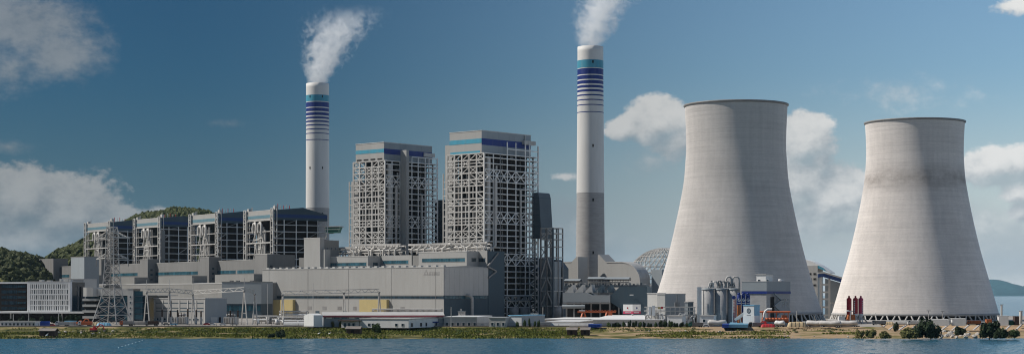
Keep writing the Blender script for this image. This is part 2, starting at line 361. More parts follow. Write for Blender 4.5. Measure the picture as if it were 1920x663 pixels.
def bank_mat():
    m = bpy.data.materials.new('shore bank'); m.use_nodes = True; nt = m.node_tree; L = nt.links; b = nt.nodes['Principled BSDF']; b.inputs['Roughness'].default_value = .95
    b.inputs['Specular IOR Level'].default_value = .1
    g = nt.nodes.new('ShaderNodeNewGeometry')
    n = nt.nodes.new('ShaderNodeTexNoise'); L.new(g.outputs['Position'], n.inputs['Vector']); n.inputs['Scale'].default_value = .07; n.inputs['Detail'].default_value = 7
    sx = nt.nodes.new('ShaderNodeSeparateXYZ'); L.new(g.outputs['Position'], sx.inputs[0])
    mr = nt.nodes.new('ShaderNodeMapRange'); L.new(sx.outputs[0], mr.inputs[0]); mr.inputs[1].default_value = 10; mr.inputs[2].default_value = 130; mr.inputs[3].default_value = -.09; mr.inputs[4].default_value = .09   # the soil turns sandy towards the seaward end
    ad = nt.nodes.new('ShaderNodeMath'); L.new(n.outputs['Fac'], ad.inputs[0]); L.new(mr.outputs[0], ad.inputs[1])
    r = nt.nodes.new('ShaderNodeValToRGB'); L.new(ad.outputs[0], r.inputs[0])
    e = r.color_ramp.elements; e[0].position = .33; e[0].color = (.06, .06, .02, 1); e[1].position = .58; e[1].color = (.32, .23, .14, 1)
    k = r.color_ramp.elements.new(.44); k.color = (.13, .12, .04, 1)
    L.new(r.outputs[0], b.inputs['Base Color'])
    n2 = nt.nodes.new('ShaderNodeTexNoise'); L.new(g.outputs['Position'], n2.inputs['Vector']); n2.inputs['Scale'].default_value = .6; n2.inputs['Detail'].default_value = 6
    bp = nt.nodes.new('ShaderNodeBump'); bp.inputs['Strength'].default_value = .6; bp.inputs['Distance'].default_value = .6; L.new(n2.outputs['Fac'], bp.inputs['Height']); L.new(bp.outputs[0], b.inputs['Normal'])
    return m
vs, fs = [], []
for X in xs:
    for j, (Y, Z) in enumerate(edge_row(X)):
        vs.append((X, Y, Z + (0 if j in (0, 7) else .5 * mnoise.noise(Vector((X * .06, Y * .09, 2))))))
for i in range(len(xs) - 1):
    for j in range(7): fs.append((i * 8 + j, i * 8 + j + 1, (i + 1) * 8 + j + 1, (i + 1) * 8 + j))
struct('shore_terrain', MB().add(vs, fs, True), bank_mat())

# pale concrete ribs on the sandy slope below the far tower: a revetment lattice
def revetment():
    fr = W0; t = Thing('revetment', 'sandy slope with pale diagonal concrete ribs below the seaward cooling tower', 'revetment', fr, X_at(1760, 1210), 1215, 1.2)
    x0, x1 = X_at(1622, 1222), X_at(1990, 1222)
    def q(X, f): return (X, 1222 - 33 * f, G + .12 - 4.2 * f)
    mb = MB(); mb.add([(x0, 1222.5, G + .02), (x1, 1222.5, G + .02), (x1, 1188.5, .85), (x0, 1188.5, .85)], [(3, 2, 1, 0)])
    t.part('slope_face', mb, mat('sandy slope', (.40, .27, .155), .9, .28, .12, 1, bump=.3, bscale=.6))
    t.box('coping', 'tarp', x0, x1, 1221.5, 1224.0, G - .3, G + .35)
    X = x0 + 2
    while X < x1 - 16:
        t.member('rib', q(X, .95), q(X + 13, .04), .9, 'tarp', h=.5); X += 7.2
    for f in (.93,): t.member('rib', q(x0, f), q(x1, f), .8, 'tarp', h=.5)
    return t
revetment()

def hill(name, pts, Y0, Y1, m, seed):
    """A ridge: pts give crest pixel (x, y) seen at depth Y0; falls away to the front and back."""
    xs_ = [X_at(p[0], Y0) for p in pts]; zs_ = [Z_at(p[1], Y0) for p in pts]
    n, k = 90, 15; vs, fs = [], []
    def crest(X):
        for i in range(len(xs_) - 1):
            if xs_[i] <= X <= xs_[i + 1]:
                t = (X - xs_[i]) / (xs_[i + 1] - xs_[i]); t = t * t * (3 - 2 * t); return zs_[i] * (1 - t) + zs_[i + 1] * t
        return zs_[0] if X < xs_[0] else zs_[-1]
    def point(X, j):
        f = j / (k - 1) * 2 - 1; h = max(0.0, 1 - f * f) ** .8
        Y = Y0 + f * Y1; z = crest(X) * h + (mnoise.noise(Vector((X * .008 + seed, Y * .008, 0))) * 6 * h) * (1 if j != (k - 1) // 2 else .2)
        return (X, Y, max(-2, z))
    for i in range(n):
        X = xs_[0] + (xs_[-1] - xs_[0]) * i / (n - 1)
        for j in range(k): vs.append(point(X, j))
    for i in range(n - 1):
        for j in range(k - 1): fs.append((i * k + j, (i + 1) * k + j, (i + 1) * k + j + 1, i * k + j + 1))
    struct(name, MB().add(vs, fs, True), m)
    return lambda X, f: (X, Y0 + f * Y1, crest(X) * max(0, 1 - f * f) ** .8), xs_
hm = mat('hill scrub', (.11, .105, .035), .95, .5, .03, 1, bump=.8, bscale=.15)
p1, hx1 = hill('hill', [(60, 560), (110, 498), (160, 464), (225, 432), (290, 406), (340, 398), (380, 401), (440, 440), (520, 520), (580, 570)], 2500, 330, hm, 1)
p2, hx2 = hill('hill', [(-160, 430), (-60, 452), (0, 472), (35, 479), (75, 486), (110, 510), (150, 560)], 2150, 230, hm, 5)
him = mat('haze-tinted island scrub', (.018, .06, .065), .95, .4, .004, 1)  # teal base colour carries the blue of distance haze
p3, _ = hill('island', [(1790, 553), (1830, 534), (1858, 523), (1880, 530), (1905, 541), (1925, 538), (1960, 528), (2010, 545), (2060, 553)], 40000, 2600, him, 9)

def clump(rng, sub=1):
    """A small ragged ball of foliage facets."""
    import bmesh
    bm = bmesh.new(); bmesh.ops.create_icosphere(bm, subdivisions=sub, radius=1)
    for v in bm.verts: v.co *= rng.uniform(.65, 1.25)
    r = ([tuple(v.co) for v in bm.verts], [tuple(v.index for v in f.verts) for f in bm.faces]); bm.free(); return r
rng = random.Random(3)
CL = [clump(rng, 1) for _ in range(8)]
def wood(name, label, pf, hx, count, size, m):
    mb = MB()
    for i in range(count):
        X = rng.uniform(hx[0], hx[-1]); f = -abs(rng.betavariate(1.1, 1.8)) if rng.random() < .9 else .05; p = pf(X, f)
        if p[2] < 8: continue
        s = size * rng.uniform(.6, 1.4); vs, fs_ = CL[rng.randrange(8)]; a = rng.uniform(0, 6.28); c, q = math.cos(a), math.sin(a)
        mb.add([(p[0] + s * (x * c - y * q), p[1] + s * (x * q + y * c), p[2] + s * (.35 + z * .95)) for x, y, z in vs], fs_)
    o = struct(name, mb, m, 'stuff'); o['label'] = label; o['category'] = 'woodland'
wood('woodland', 'dark green woodland covering the hill behind the boiler houses', p1, hx1, 5200, 4.6, 'wood')
wood('woodland', 'green scrub and trees on the low hill at the picture\'s left edge', p2, hx2, 1500, 3.6, 'wood')

# ------------------------------------------------------------------ the new plant: frame A
A = frame_at(832, gY(598), 41)
D_HALL, D_BAY = 54.0, 74.0
def turbine_hall():
    L = A.lx(492, 0); zt = A.z(499.5, 0, 0)
    t = Thing('turbine_hall', 'long pale grey turbine hall with a dark window ribbon and two yellow panels', 'industrial hall', A, L / 2, 0)
    zb0, zb1 = A.z(559.3, 0, 0), A.z(554.3, 0, 0)
    t.part('wall', MB().box(L, 0, .4, D_HALL, G - .5, zt - .6), 'slate')
    t.part('roof', MB().prism_x([(-.3, zt), (D_HALL / 2, zt + 1.2), (D_HALL + .3, zt), (D_HALL + .3, zt - .55), (-.3, zt - .55)], L - .3, .3), 'clad')
    n = 30
    for i in range(n):
        x0, x1 = L + (0 - L) * i / n + .012, L + (0 - L) * (i + 1) / n - .012
        t.box('cladding_panel', 'clad', x0, x1, -.02, .4, zb1 + .5, zt - .56); t.box('cladding_panel', 'clad', x0, x1, -.02, .4, G, zb0 - .5)
    window_band(t, 'f', L + .5, -.5, .3, zb0, zb1, 72, 'glass', 'clad')
    m_ = 9; y1 = A.ly(915, 0)
    for i in range(m_):
        a, b = .4 + (y1 - .4) * i / m_ + .06, .4 + (y1 - .4) * (i + 1) / m_ - .06
        t.box('side_panel', 'white', 0, .35, a, b, zb1 + .5, zt - .56);  # paler than the front; light on this end put into the colour
    window_band(t, 's', .8, y1 - 1, .1, zb0, zb1, 16, 'glass_blue', 'slate')
    for x0, x1 in ((503, 552), (674, 728)):
        a, b = A.lx(x0, -3), A.lx(x1 - 3, -3)
        t.part('yellow_panel', MB().box(a, b, -3.2, .1, G, A.z(561, (a + b) / 2, -3)), 'yellow', label='pale yellow projecting panel')
    # emblem and lettering near the corner
    e = MB(); ex, ez = A.lx(799, 0), A.z(513, -16, 0)
    for dx, dz, s in ((0, 2.4, 1.0), (-1.5, 0, 1.15), (1.5, 0, 1.15)):
        e.add([(ex + dx - 1.3 * s, -.07, ez + dz - .9 * s), (ex + dx + 1.3 * s, -.07, ez + dz - .9 * s), (ex + dx, -.07, ez + dz + 1.6 * s)], [(0, 1, 2)])
    t.part('emblem', e, 'steel_dark')
    for i in range(5):
        g = MB(); u = A.lx(806.5 + i * 4.1, 0); w_ = 1.9; zz = ez + .1
        for dz in (-1.2, 0, 1.2): g.box(u - w_ / 2, u + w_ / 2, -.08, -.03, zz + dz - .16, zz + dz + .16)
        for dx in ((-.8, .8), (0,), (-.8, 0, .8), (-.3, .8), (-.8, .3))[i]: g.box(u + dx - .14, u + dx + .14, -.08, -.03, zz - 1.3, zz + 1.3)
        t.part('letter', g, 'steel_dark')
    for i in range(26): u = L + 4 + (-L - 8) * i / 25; t.box('roof_ventilator', 'white', u - 1.5, u + 1.5, 2.5, 5.5, zt - .2, zt + 1.5)
    for i in range(5): u = L + 9 + (-L - 18) * i / 4; t.member('downpipe', (u, -.13, G), (u, -.13, zt - .6), .2, 'clad', rod=True)
    for i in range(7): u = L + 60 + i * 19; t.box('louvre', 'steel_dark', u, u + 5, -.12, -.03, G + 7, G + 10)
    for i in range(4): u = L + 70 + i * 34; t.box('door', 'slate', u, u + 5, -.14, -.03, G, G + 6)
    # a bent flue against the shaded end wall
    ya = A.ly(884, 4); pz = A.z(553, 0, ya)
    t.part('flue', MB().pipe([(0.2, ya - 2, pz), (3, ya - 2, pz), (4.3, ya - 1.4, pz - .7), (4.8, ya, pz - 2.2), (4.8, ya, G)], 1.25), 'steel')
    return t
hall = turbine_hall()

def bunker_bay():
    t = Thing('bunker_bay', 'stepped grey bay with small window ribbons rising behind the turbine hall roof', 'industrial building', A, -60, D_HALL + 1)
    L = A.lx(560, D_HALL)
    zr = A.z(479, A.lx(742, D_HALL), D_HALL)
    x_end = 0.0; y_end = A.ly(946, x_end)
    zc = A.z(470, 0, D_HALL + 2)
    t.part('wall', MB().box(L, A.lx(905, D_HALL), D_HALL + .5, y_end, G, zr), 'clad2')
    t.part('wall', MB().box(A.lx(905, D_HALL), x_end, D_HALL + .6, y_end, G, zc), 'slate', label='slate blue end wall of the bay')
    yf = 39.0
    for (a, b, yt, nm) in ((606, 690, 480.5, 18), (785, 875, 471.5, 18)):
        x0, x1 = A.lx(a, yf), A.lx(b, yf); z1 = A.z(yt, x1, yf)
        t.part('block', MB().box(x0, x1, yf, D_HALL + 6, A.z(499.5) - .7, z1), 'clad')
        t.box('parapet', 'steel', x0 - .2, x1 + .2, yf - .2, D_HALL + 6.2, z1, z1 + .7)
        window_band(t, 'f', x0 + 4, x1 - 2, yf - .02, z1 - 10.2 + 2.2, z1 - 5.2, nm, 'glass_blue', 'clad2')
        window_band(t, 's', yf + 6, yf + 12, x1, z1 - 8, z1 - 5.2, 5, 'glass', 'clad2')
    x0, x1 = A.lx(716, D_HALL), A.lx(772, D_HALL)
    t.box('cladding_panel', 'clad', x0, x1, D_HALL - .1, D_HALL + .5, A.z(505), zr + .4)
    window_band(t, 'f', x0 + 1, x1 - 4, D_HALL - .12, zr - 7, zr - 4.2, 12, 'glass_blue', 'clad2')
    x0, x1 = A.lx(896, D_HALL), A.lx(913.5, D_HALL)
    t.box('cladding_panel', 'clad', x0, x1, D_HALL - .1, D_HALL + .55, A.z(499.5), zc + .3)
    window_band(t, 'f', x0 + .8, x1 - 2, D_HALL - .12, zc - 9, zc - 6, 4, 'glass', 'clad2')
    # outside stair flights on the dark end wall
    pts = [(915, 498), (925, 485), (934, 474)], [(916, 500), (931, 508), (916, 520)]
    for pl in pts:
        for (xa, ya_), (xb, yb_) in zip(pl, pl[1:]):
            la, lb = A.ly(xa, 1), A.ly(xb, 1); t.member('stair_flight', (1, la, A.z(ya_, 1, la)), (1, lb, A.z(yb_, 1, lb)), 1.1, 'steel_dark')
    return t
bunker_bay()

def transfer_tower():
    yf = 30.0; x0 = A.lx(570, yf); x1 = A.lx(600, yf); z1 = A.z(446, x1, yf); yb = A.ly(636, x1)
    t = Thing('transfer_tower', 'plain grey coal transfer tower rising at the turbine hall\'s far end', 'tower', A, (x0 + x1) / 2, yf + 4)
    ys = A.ly(608, x1)
    t.part('shaft', MB().box(x0, x1, yf, ys, A.z(499.5) - .7, z1), 'clad')
    z2 = z1 - 4
    t.part('rear_wing', MB().box(x0 + 4, x1 - .5, ys - .01, yb, G, z1 - 1.5), 'clad2')
    t.part('step', MB().box(x1, x1 + 4, yf + 2, yf + 9, A.z(499.5) - .7, z1 - 10), 'clad')
    t.box('parapet', 'steel', x0 - .2, x1 + .2, yf - .2, ys + .2, z1, z1 + .6)
    for k in range(4): window(t, 's', x1 + .02, ys + 4 + k * 5, z1 - 9, 2.4, 1.8)
transfer_tower()

def x_brace(t, p00, p10, p11, p01, w, m):
    t.member('brace', p00, p11, w, m); t.member('brace', p10, p01, w * .92, m)

def new_boiler(name, label, xl, xc, xr, pl, pc, pr, ytop, ypb, col_px, shaft, seed, z_right, ext):
    rg = random.Random(seed); yf = D_BAY + 2; cx = A.lx(xc, yf); lx = A.lx(xl, yf); yr = A.ly(xr, cx)
    zt = A.z(ytop, A.lx(pc, yf + 1), yf + 1); zp = A.z(ypb, A.lx(pc, yf + 1), yf + 1)
    t = Thing(name, label, 'boiler house', A, (lx + cx) / 2, (yf + yr) / 2)
    px0, px1, py1 = A.lx(pl, yf + 1), A.lx(pc, yf + 1), A.ly(pr, A.lx(pc, yf + 1))
    # penthouse with its painted stripes
    ph = t.part('penthouse', MB().box(px0, px1, yf + 1, py1, zp, zt), 'clad')
    h = zt - zp
    t.box('parapet', 'steel', px0 - .25, px1 + .25, yf + .75, py1 + .25, zt, zt + .6)
    for k in range(9):
        y0 = yf + 1 + (py1 - yf - 1) * k / 9; t.box('cladding_panel', 'slate_light', px1, px1 + .12, y0 + .05, y0 + (py1 - yf - 1) / 9 - .05, zp, zt - .02)  # side panels darker than the front: their shade put into the colour
    t.box('stripe', 'teal', px0 - .02, px1, yf + .85, yf + .98, zt - h * .54, zt - h * .34); t.box('stripe', 'navy', px1 + .13, px1 + .2, yf + 1, py1, zt - h * .62, zt - h * .33)
    if seed == 2: t.box('stripe', 'teal', px0 + 1, px1 - 2, yf + .85, yf + .98, zt - h * .98, zt - h * .88)
    else:
        for k in range(4): t.box('vent', 'dark', px0 + 1.5 + k * (px1 - px0) / 4.1, px0 + (px1 - px0) / 4.1 * (k + .85), yf + .85, yf + .98, zt - h * .93, zt - h * .85)
    # furnace inside and the floors round it
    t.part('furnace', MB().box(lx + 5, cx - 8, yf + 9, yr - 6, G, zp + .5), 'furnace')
    zl = A.z(468, cx, yf); nb, nl = 5, 15
    lv = [zl + (zp - zl) * i / nl for i in range(nl + 1)]
    xs_ = [lx + (cx - lx) * i / nb for i in range(nb + 1)]
    for x in xs_: t.member('column', (x, yf, 30), (x, yf, zp), 1.25, 'steel')
    for x in (xs_[0] + 3, xs_[2] + 2, xs_[4] - 1): t.member('column', (x, yf + 5, 30), (x, yf + 5, zp), 1.1, 'steel')
    for i, z in enumerate(lv):
        t.member('beam', (lx, yf, z), (cx, yf, z), 1.05, 'steel')
        t.box('platform', 'grating', lx + .5, cx - 6, yf + 1.2, yf + 8.5, z - .5, z - .2)
        if i < nl and i % 3 == 1: t.member('beam', (lx, yf, (z + lv[i + 1]) / 2), (cx, yf, (z + lv[i + 1]) / 2), .7, 'steel')
        if i < nl:
            for b in range(nb):
                z2 = lv[i + 1]
                if (b in (1, 2, 3) and i in (4, 5, 6, 8, 9) and rg.random() < .75): 
                    xm = (xs_[b] + xs_[b + 1]) / 2; t.member('stud', (xm, yf + .1, z), (xm, yf + .1, z2), .7, 'steel'); continue
                q = rg.random()
                A0, B0, B1, A1 = (xs_[b], yf, z), (xs_[b + 1], yf, z), (xs_[b + 1], yf, z2), (xs_[b], yf, z2)
                if q < .5: x_brace(t, A0, B0, B1, A1, .6, 'steel')
                elif q < .7: t.member('brace', A0, B1, .62, 'steel')
                elif q < .9: t.member('brace', B0, A1, .62, 'steel')
    # drums, pipes and headers glimpsed behind the front
    for k in range(16):
        x = rg.uniform(lx + 4, cx - 4); z0 = rg.uniform(zl, zp - 40); t.member('riser_pipe', (x, yf + 3.5, z0), (x, yf + 3.5, z0 + rg.uniform(18, 40)), rg.uniform(.9, 1.6), 'pipe', rod=True)
    for k in range(20):
        z = lv[rg.randrange(1, nl)] + rg.uniform(1.5, 4); x = rg.uniform(lx + 2, cx - 14); t.member('header_pipe', (x, yf + 3, z), (x + rg.uniform(6, 13), yf + 3, z), 1.2, 'pipe', rod=True)
    # side face: columns at the photographed lines, a floor every few metres
    ys_ = [A.ly(p, cx) for p in col_px]; zr = [A.z(v, cx, yf) for v in z_right]
    z = G + 4; side = []
    while z < zp - 2: side.append(z); z += 5.15
    for k, y in enumerate(ys_):
        top = zp if k < 3 else max(zp, zr[0]) if k < len(ys_) - 1 else zr[1]
        t.member('column', (cx, y, G), (cx, y, top), 1.4 if k in (0, len(ys_) - 1) else 1.15, 'steel_lit' if k != ext else 'steel_dark', rod=True)
    for k, y in enumerate(ys_[1::2]): t.member('column', (cx - 6, y, G), (cx - 6, y, zp), 1.0, 'steel_dark')
    for i, z in enumerate(side + [zp, zp + 5.2]):
        if z > zp: t.member('beam', (cx, ys_[3], z), (cx, ys_[-1], z), .9, 'steel_lit', rod=True); continue
        t.member('beam', (cx, ys_[0], z), (cx, ys_[-1], z), .95, 'steel_lit', rod=True)
        t.box('platform', 'grating', cx - 7, cx - 2.2, yf + 1, yr, z - .5, z - .2)
    n = len(side)
    for k in range(len(ys_) - 1):
        rows = [i for i in range(n - 2) if i % 7 in (1, 2)] if k != len(ys_) - 2 else range(n - 1)
        for i in rows:
            z0 = side[i]; stp = 2 if k != len(ys_) - 2 else 1
            if stp == 2 and i % 7 == 2: continue
            z1 = side[min(n - 1, i + stp)]
            a0, b0, b1, a1 = (cx, ys_[k], z0), (cx, ys_[k + 1], z0), (cx, ys_[k + 1], z1), (cx, ys_[k], z1)
            if stp == 2: x_brace(t, a0, b0, b1, a1, .66, 'steel_lit')
            elif i % 2: t.member('stair_flight', a0, b1, .75, 'steel_lit')
            else: t.member('stair_flight', b0, a1, .75, 'steel_lit')
    # the big pale downcomers by the corner and short pipe runs between floors
    for dx, dy, r, zz0, zz1 in ((-1.6, 7, 1.9, zl + 8, zp - 3), (1.6, 12.5, 1.2, zl + 2, zp - 22), (-1.2, 17, .9, zl + 20, zp - 10), (1.5, 46, .9, zl - 6, zp - 30)):
        pts = [(cx + dx, yf + dy, zz1), (cx + dx, yf + dy, zz0 + 3), (cx + dx + .2, yf + dy - .8, zz0 + 1), (cx + dx - 1.4, yf + dy - 3, zz0 - .5), (cx + dx - 6, yf + dy - 5.5, zz0 - 1.2)]
        t.part('downcomer_pipe', MB().pipe(pts, r), 'pipe')
    for k in range(16):
        z = side[rg.randrange(8, n)] + 1.8; y = rg.uniform(ys_[0] + 3, ys_[-1] - 14); t.member('header_pipe', (cx - 2.5, y, z), (cx - 2.5, y + rg.uniform(4, 12), z), rg.uniform(.7, 1.3), 'pipe' if k % 3 else 'steel_dark', rod=True)
    # rooftop clutter over the stair side
    zz = max(zp, zr[1]); y2 = ys_[-3]
    t.box('roof_hut', 'steel', cx - 5, cx - 1.0, y2, ys_[-1] - 2, zz + .5, zz + 4.0)
    t.member('vent_pipe', (cx - 3, y2 + 3, zz + 4), (cx - 3, y2 + 3, zz + 9), 1.0, 'pipe', rod=True)
    # lift shaft on the far-left edge
    sx = A.lx(xl - 1.5, yf + 8); t.box('lift_shaft', 'clad', sx, lx - .4, yf + 6, yf + 14, 30, A.z(272 if seed == 2 else 340, lx, yf + 8))
    for k in range(10):
        z = zl + 6 + k * 6; t.member('beam', (sx - .2, yf + 4, z), (lx, yf + 4, z), .7, 'steel')
    t.member('column', (sx - .2, yf + 4, 30), (sx - .2, yf + 4, A.z(325 if seed == 2 else 340, lx, yf + 4)), .9, 'steel')
    if shaft:
        s0, s1 = shaft; y0 = A.ly(751, cx + 6); 
        x1 = cx + 9; y0 = A.ly((s0 + s1) / 2 + 3, x1); x0 = A.lx(s0, y0); y1 = A.ly(s1, x1)
        t.part('lift_tower', MB().box(x0, x1, y0, y1, G, A.z(281, x1, y0)), 'clad', label='tall blank grey lift tower standing before the frame')
        for k in range(12):
            z = A.z(470, x1, y0) + k * 7; t.member('link_beam', (cx, (y0 + y1) / 2, z), (x0, (y0 + y1) / 2, z), .8, 'steel')
    return t
new_boiler('boiler_house', 'open steel boiler house with a lift tower on its shaded side', 663, 722, 820, 667, 720, 810, 267, 301,
           [722, 735, 750, 772, 784, 797, 804, 820], (751, 767), 1, (290, 288), 99)
new_boiler('boiler_house', 'taller open steel boiler house with two turquoise stripes under its roof', 839, 908, 1009, 843, 903, 995, 245, 287,
           [908, 925, 938, 951, 967, 985, 993, 1009], None, 2, (262, 264), 2)

def scr_duct(label, x0, x1, y0, y1, lyv, seed):
    fr = A; a, b = fr.lx(x0, lyv), fr.lx(x1, lyv); z1, z0 = fr.z(y0, a, lyv), fr.z(y1, a, lyv)
    t = Thing('flue_duct', label, 'duct', fr, (a + b) / 2, lyv)
    w = b - a; t.part('casing', MB().prism_y([(a, z0 - 8), (b + w * .3, z0 - 8), (b + w * .3, z0), (b, z1 - 5), (b - w * .15, z1 - 1), (b - w * .35, z1), (a, z1)], lyv, lyv + 16), 'duct')
    for x_ in (a + 1, b + w * .3 - 1):
        for y_ in (lyv + 1, lyv + 15): t.member('leg', (x_, y_, G), (x_, y_, z0 - 8), 1.0, 'steel_dark')
    for k in range(6):
        z = z0 + (z1 - z0) * (k + .5) / 6.5; t.box('stiffener', 'slate', a - .3, b * 1.0, lyv - .35, lyv + 16.3, z, z + .5)
scr_duct('blue grey flue duct rising between the two tall boiler houses', 815, 835, 375, 470, 150, 1)
scr_duct('blue grey flue duct with a rounded shoulder behind the taller boiler house', 1000, 1011, 361, 430, 138, 2)

def coal_frame():
    # steel frame with hoppers right of the taller boiler
    lx0 = A.lx(1010, 120); fr = A; y0 = 118.0; xa = A.lx(1014, y0); xb = A.lx(1037, y0)
    t = Thing('hopper_frame', 'open steel frame holding grey hoppers beside the taller boiler house', 'steel frame', A, (xa + xb) / 2, y0)
    zt = A.z(427, xb, y0); ys = [y0, y0 + 7, y0 + 13]
    xs3 = [xa, (xa + xb) / 2, xb]
    for y in ys:
        for i, x in enumerate(xs3): t.member('column', (x, y, G), (x, y, zt), 1.1 if y == y0 else .9, 'duct' if (i == 2 and y == y0) else 'steel_dark')
    lv = [A.z(v, xb, y0) for v in (573, 545, 520, 482, 462, 448, 437, 427)]
    for z in lv:
        for y in ys: t.member('beam', (xa, y, z), (xb, y, z), .9, 'steel')
        for x in xs3: t.member('beam', (x, ys[0], z), (x, ys[-1], z), .8, 'steel')
    for k in range(len(lv) - 1):
        if k in (0, 1, 2):
            t.member('brace', (xa, y0, lv[k]), (xs3[1], y0, lv[k + 1]), .8, 'steel'); t.member('brace', (xb, y0, lv[k]), (xs3[1], y0, lv[k + 1]), .8, 'steel')
        elif k % 2: x_brace(t, (xa, y0, lv[k]), (xs3[1], y0, lv[k]), (xs3[1], y0, lv[k + 1]), (xa, y0, lv[k + 1]), .6, 'steel')
        else: x_brace(t, (xs3[1], y0, lv[k]), (xb, y0, lv[k]), (xb, y0, lv[k + 1]), (xs3[1], y0, lv[k + 1]), .6, 'steel')
    for k, x in enumerate((xa - 1, xs3[1] + 1)):
        w_ = (xb - xa) * .42; zc = lv[2]
        t.part('hopper', MB().prism_y([(x + .5, zc + 18 - 4 * k), (x + w_, zc + 14), (x + w_, zc - 10), (x + w_ * .62, zc - 26), (x + w_ * .4, zc - 26), (x + .5, zc - 10)], y0 + 2, y0 + 11), 'slate_light')
        t.part('drum', MB().cyl((x + w_ * .5, y0 + 8, G), (x + w_ * .5, y0 + 8, G + 10), 4.5, n=18), 'conc')
    t.part('rear_casing', MB().prism_y([(xa - 14, G), (xb - .8, G), (xb - .8, lv[2] + 8), (xb - 8, lv[3] - 2), (xa - 14, lv[3] - 2)], y0 + 14, y0 + 22), 'duct')
coal_frame()
def mill_floor():
    # low girder with openings at the foot of the taller boiler's side
    cx = A.lx(908, D_BAY + 2) + 1.5; a, b = A.ly(950, cx), A.ly(995, cx); z0 = A.z(563, cx, a)
    t = Thing('coal_feeder_gantry', 'pale girder with four square openings at the taller boiler house\'s foot', 'gantry', A, cx, (a + b) / 2)
    t.box('girder', 'slate_light', cx - .6, cx, a, b, z0, z0 + .9); t.box('girder', 'slate_light', cx - .6, cx, a, b, z0 + 3.4, z0 + 4.3)
    for k in range(5): u = a + (b - a) * k / 4; t.box('post', 'slate_light', cx - .6, cx + .02, u - 1.6, u + 1.6, z0 + .9, z0 + 3.4)
    for k in range(3): u = a + (b - a) * k / 2; t.box('leg', 'steel_dark', cx - .5, cx - .1, u - .4, u + .4, G, z0)
    for k in range(2):
        u = a + 6 + k * 14; t.part('mill_drum', MB().cyl((cx + 3, u, G), (cx + 3, u, G + 9), 4.2, n=18), 'conc')
mill_floor()

def pipe_rack(label, pxa, pxb, yf, ypt, ypb, seed):
    rg = random.Random(seed); a, b = A.lx(pxa, yf), A.lx(pxb, yf); zt, zb = A.z(ypt, b, yf), A.z(ypb, b, yf)
    t = Thing('roof_pipe_rack', label, 'pipe rack', A, (a + b) / 2, yf, zb)
    n = max(3, int((b - a) / 7)); h = zt - zb
    for y in (yf, yf + 6):
        for i in range(n + 1): x = a + (b - a) * i / n; t.member('post', (x, y, zb), (x, y, zt - .5), .55, 'pipe')
    for k, (f, r, dy) in enumerate(((.98, 1.3, 0), (.72, .7, .6), (.5, .9, -.4), (.25, .6, .4), (.85, 1.0, 5), (.4, .8, 4.4))):
        z = zb + h * f; t.member('pipe', (a - rg.uniform(0, 3), yf + dy - .9, z), (b + rg.uniform(0, 3), yf + dy - .9, z), r * 1.5, 'pipe', rod=True)
    for k in range(n):
        x = a + (b - a) * (k + .5) / n; z = zb + h * .95; d = rg.choice((-1, 1)) * 2.2
        t.part('bent_pipe', MB().pipe([(x - d, yf - 1.8, zb), (x - d, yf - 1.8, zb + h * .4), (x - d * .5, yf - 1.8, zb + h * .62), (x + d * .6, yf - 1.8, zb + h * .7), (x + d, yf - 1.8, z)], rg.uniform(.45, .9), 8), 'pipe')
    t.box('handrail', 'pipe', a, b, yf - 2, yf - 1.8, zt + .6, zt + .9)
pipe_rack('pale pipes on the bay roof at the foot of the farther boiler house', 608, 668, D_HALL + 4, 464, 480, 1)
pipe_rack('pale pipes under the farther boiler house\'s lift tower', 664, 752, D_HALL + 9, 458, 478, 4)
pipe_rack('pale pipes on the roof between the two tall boiler houses', 772, 842, D_HALL + 4, 457, 474, 2)
pipe_rack('pale pipes at the foot of the taller boiler house\'s sunlit face', 842, 912, D_HALL + 6, 455, 470, 3)

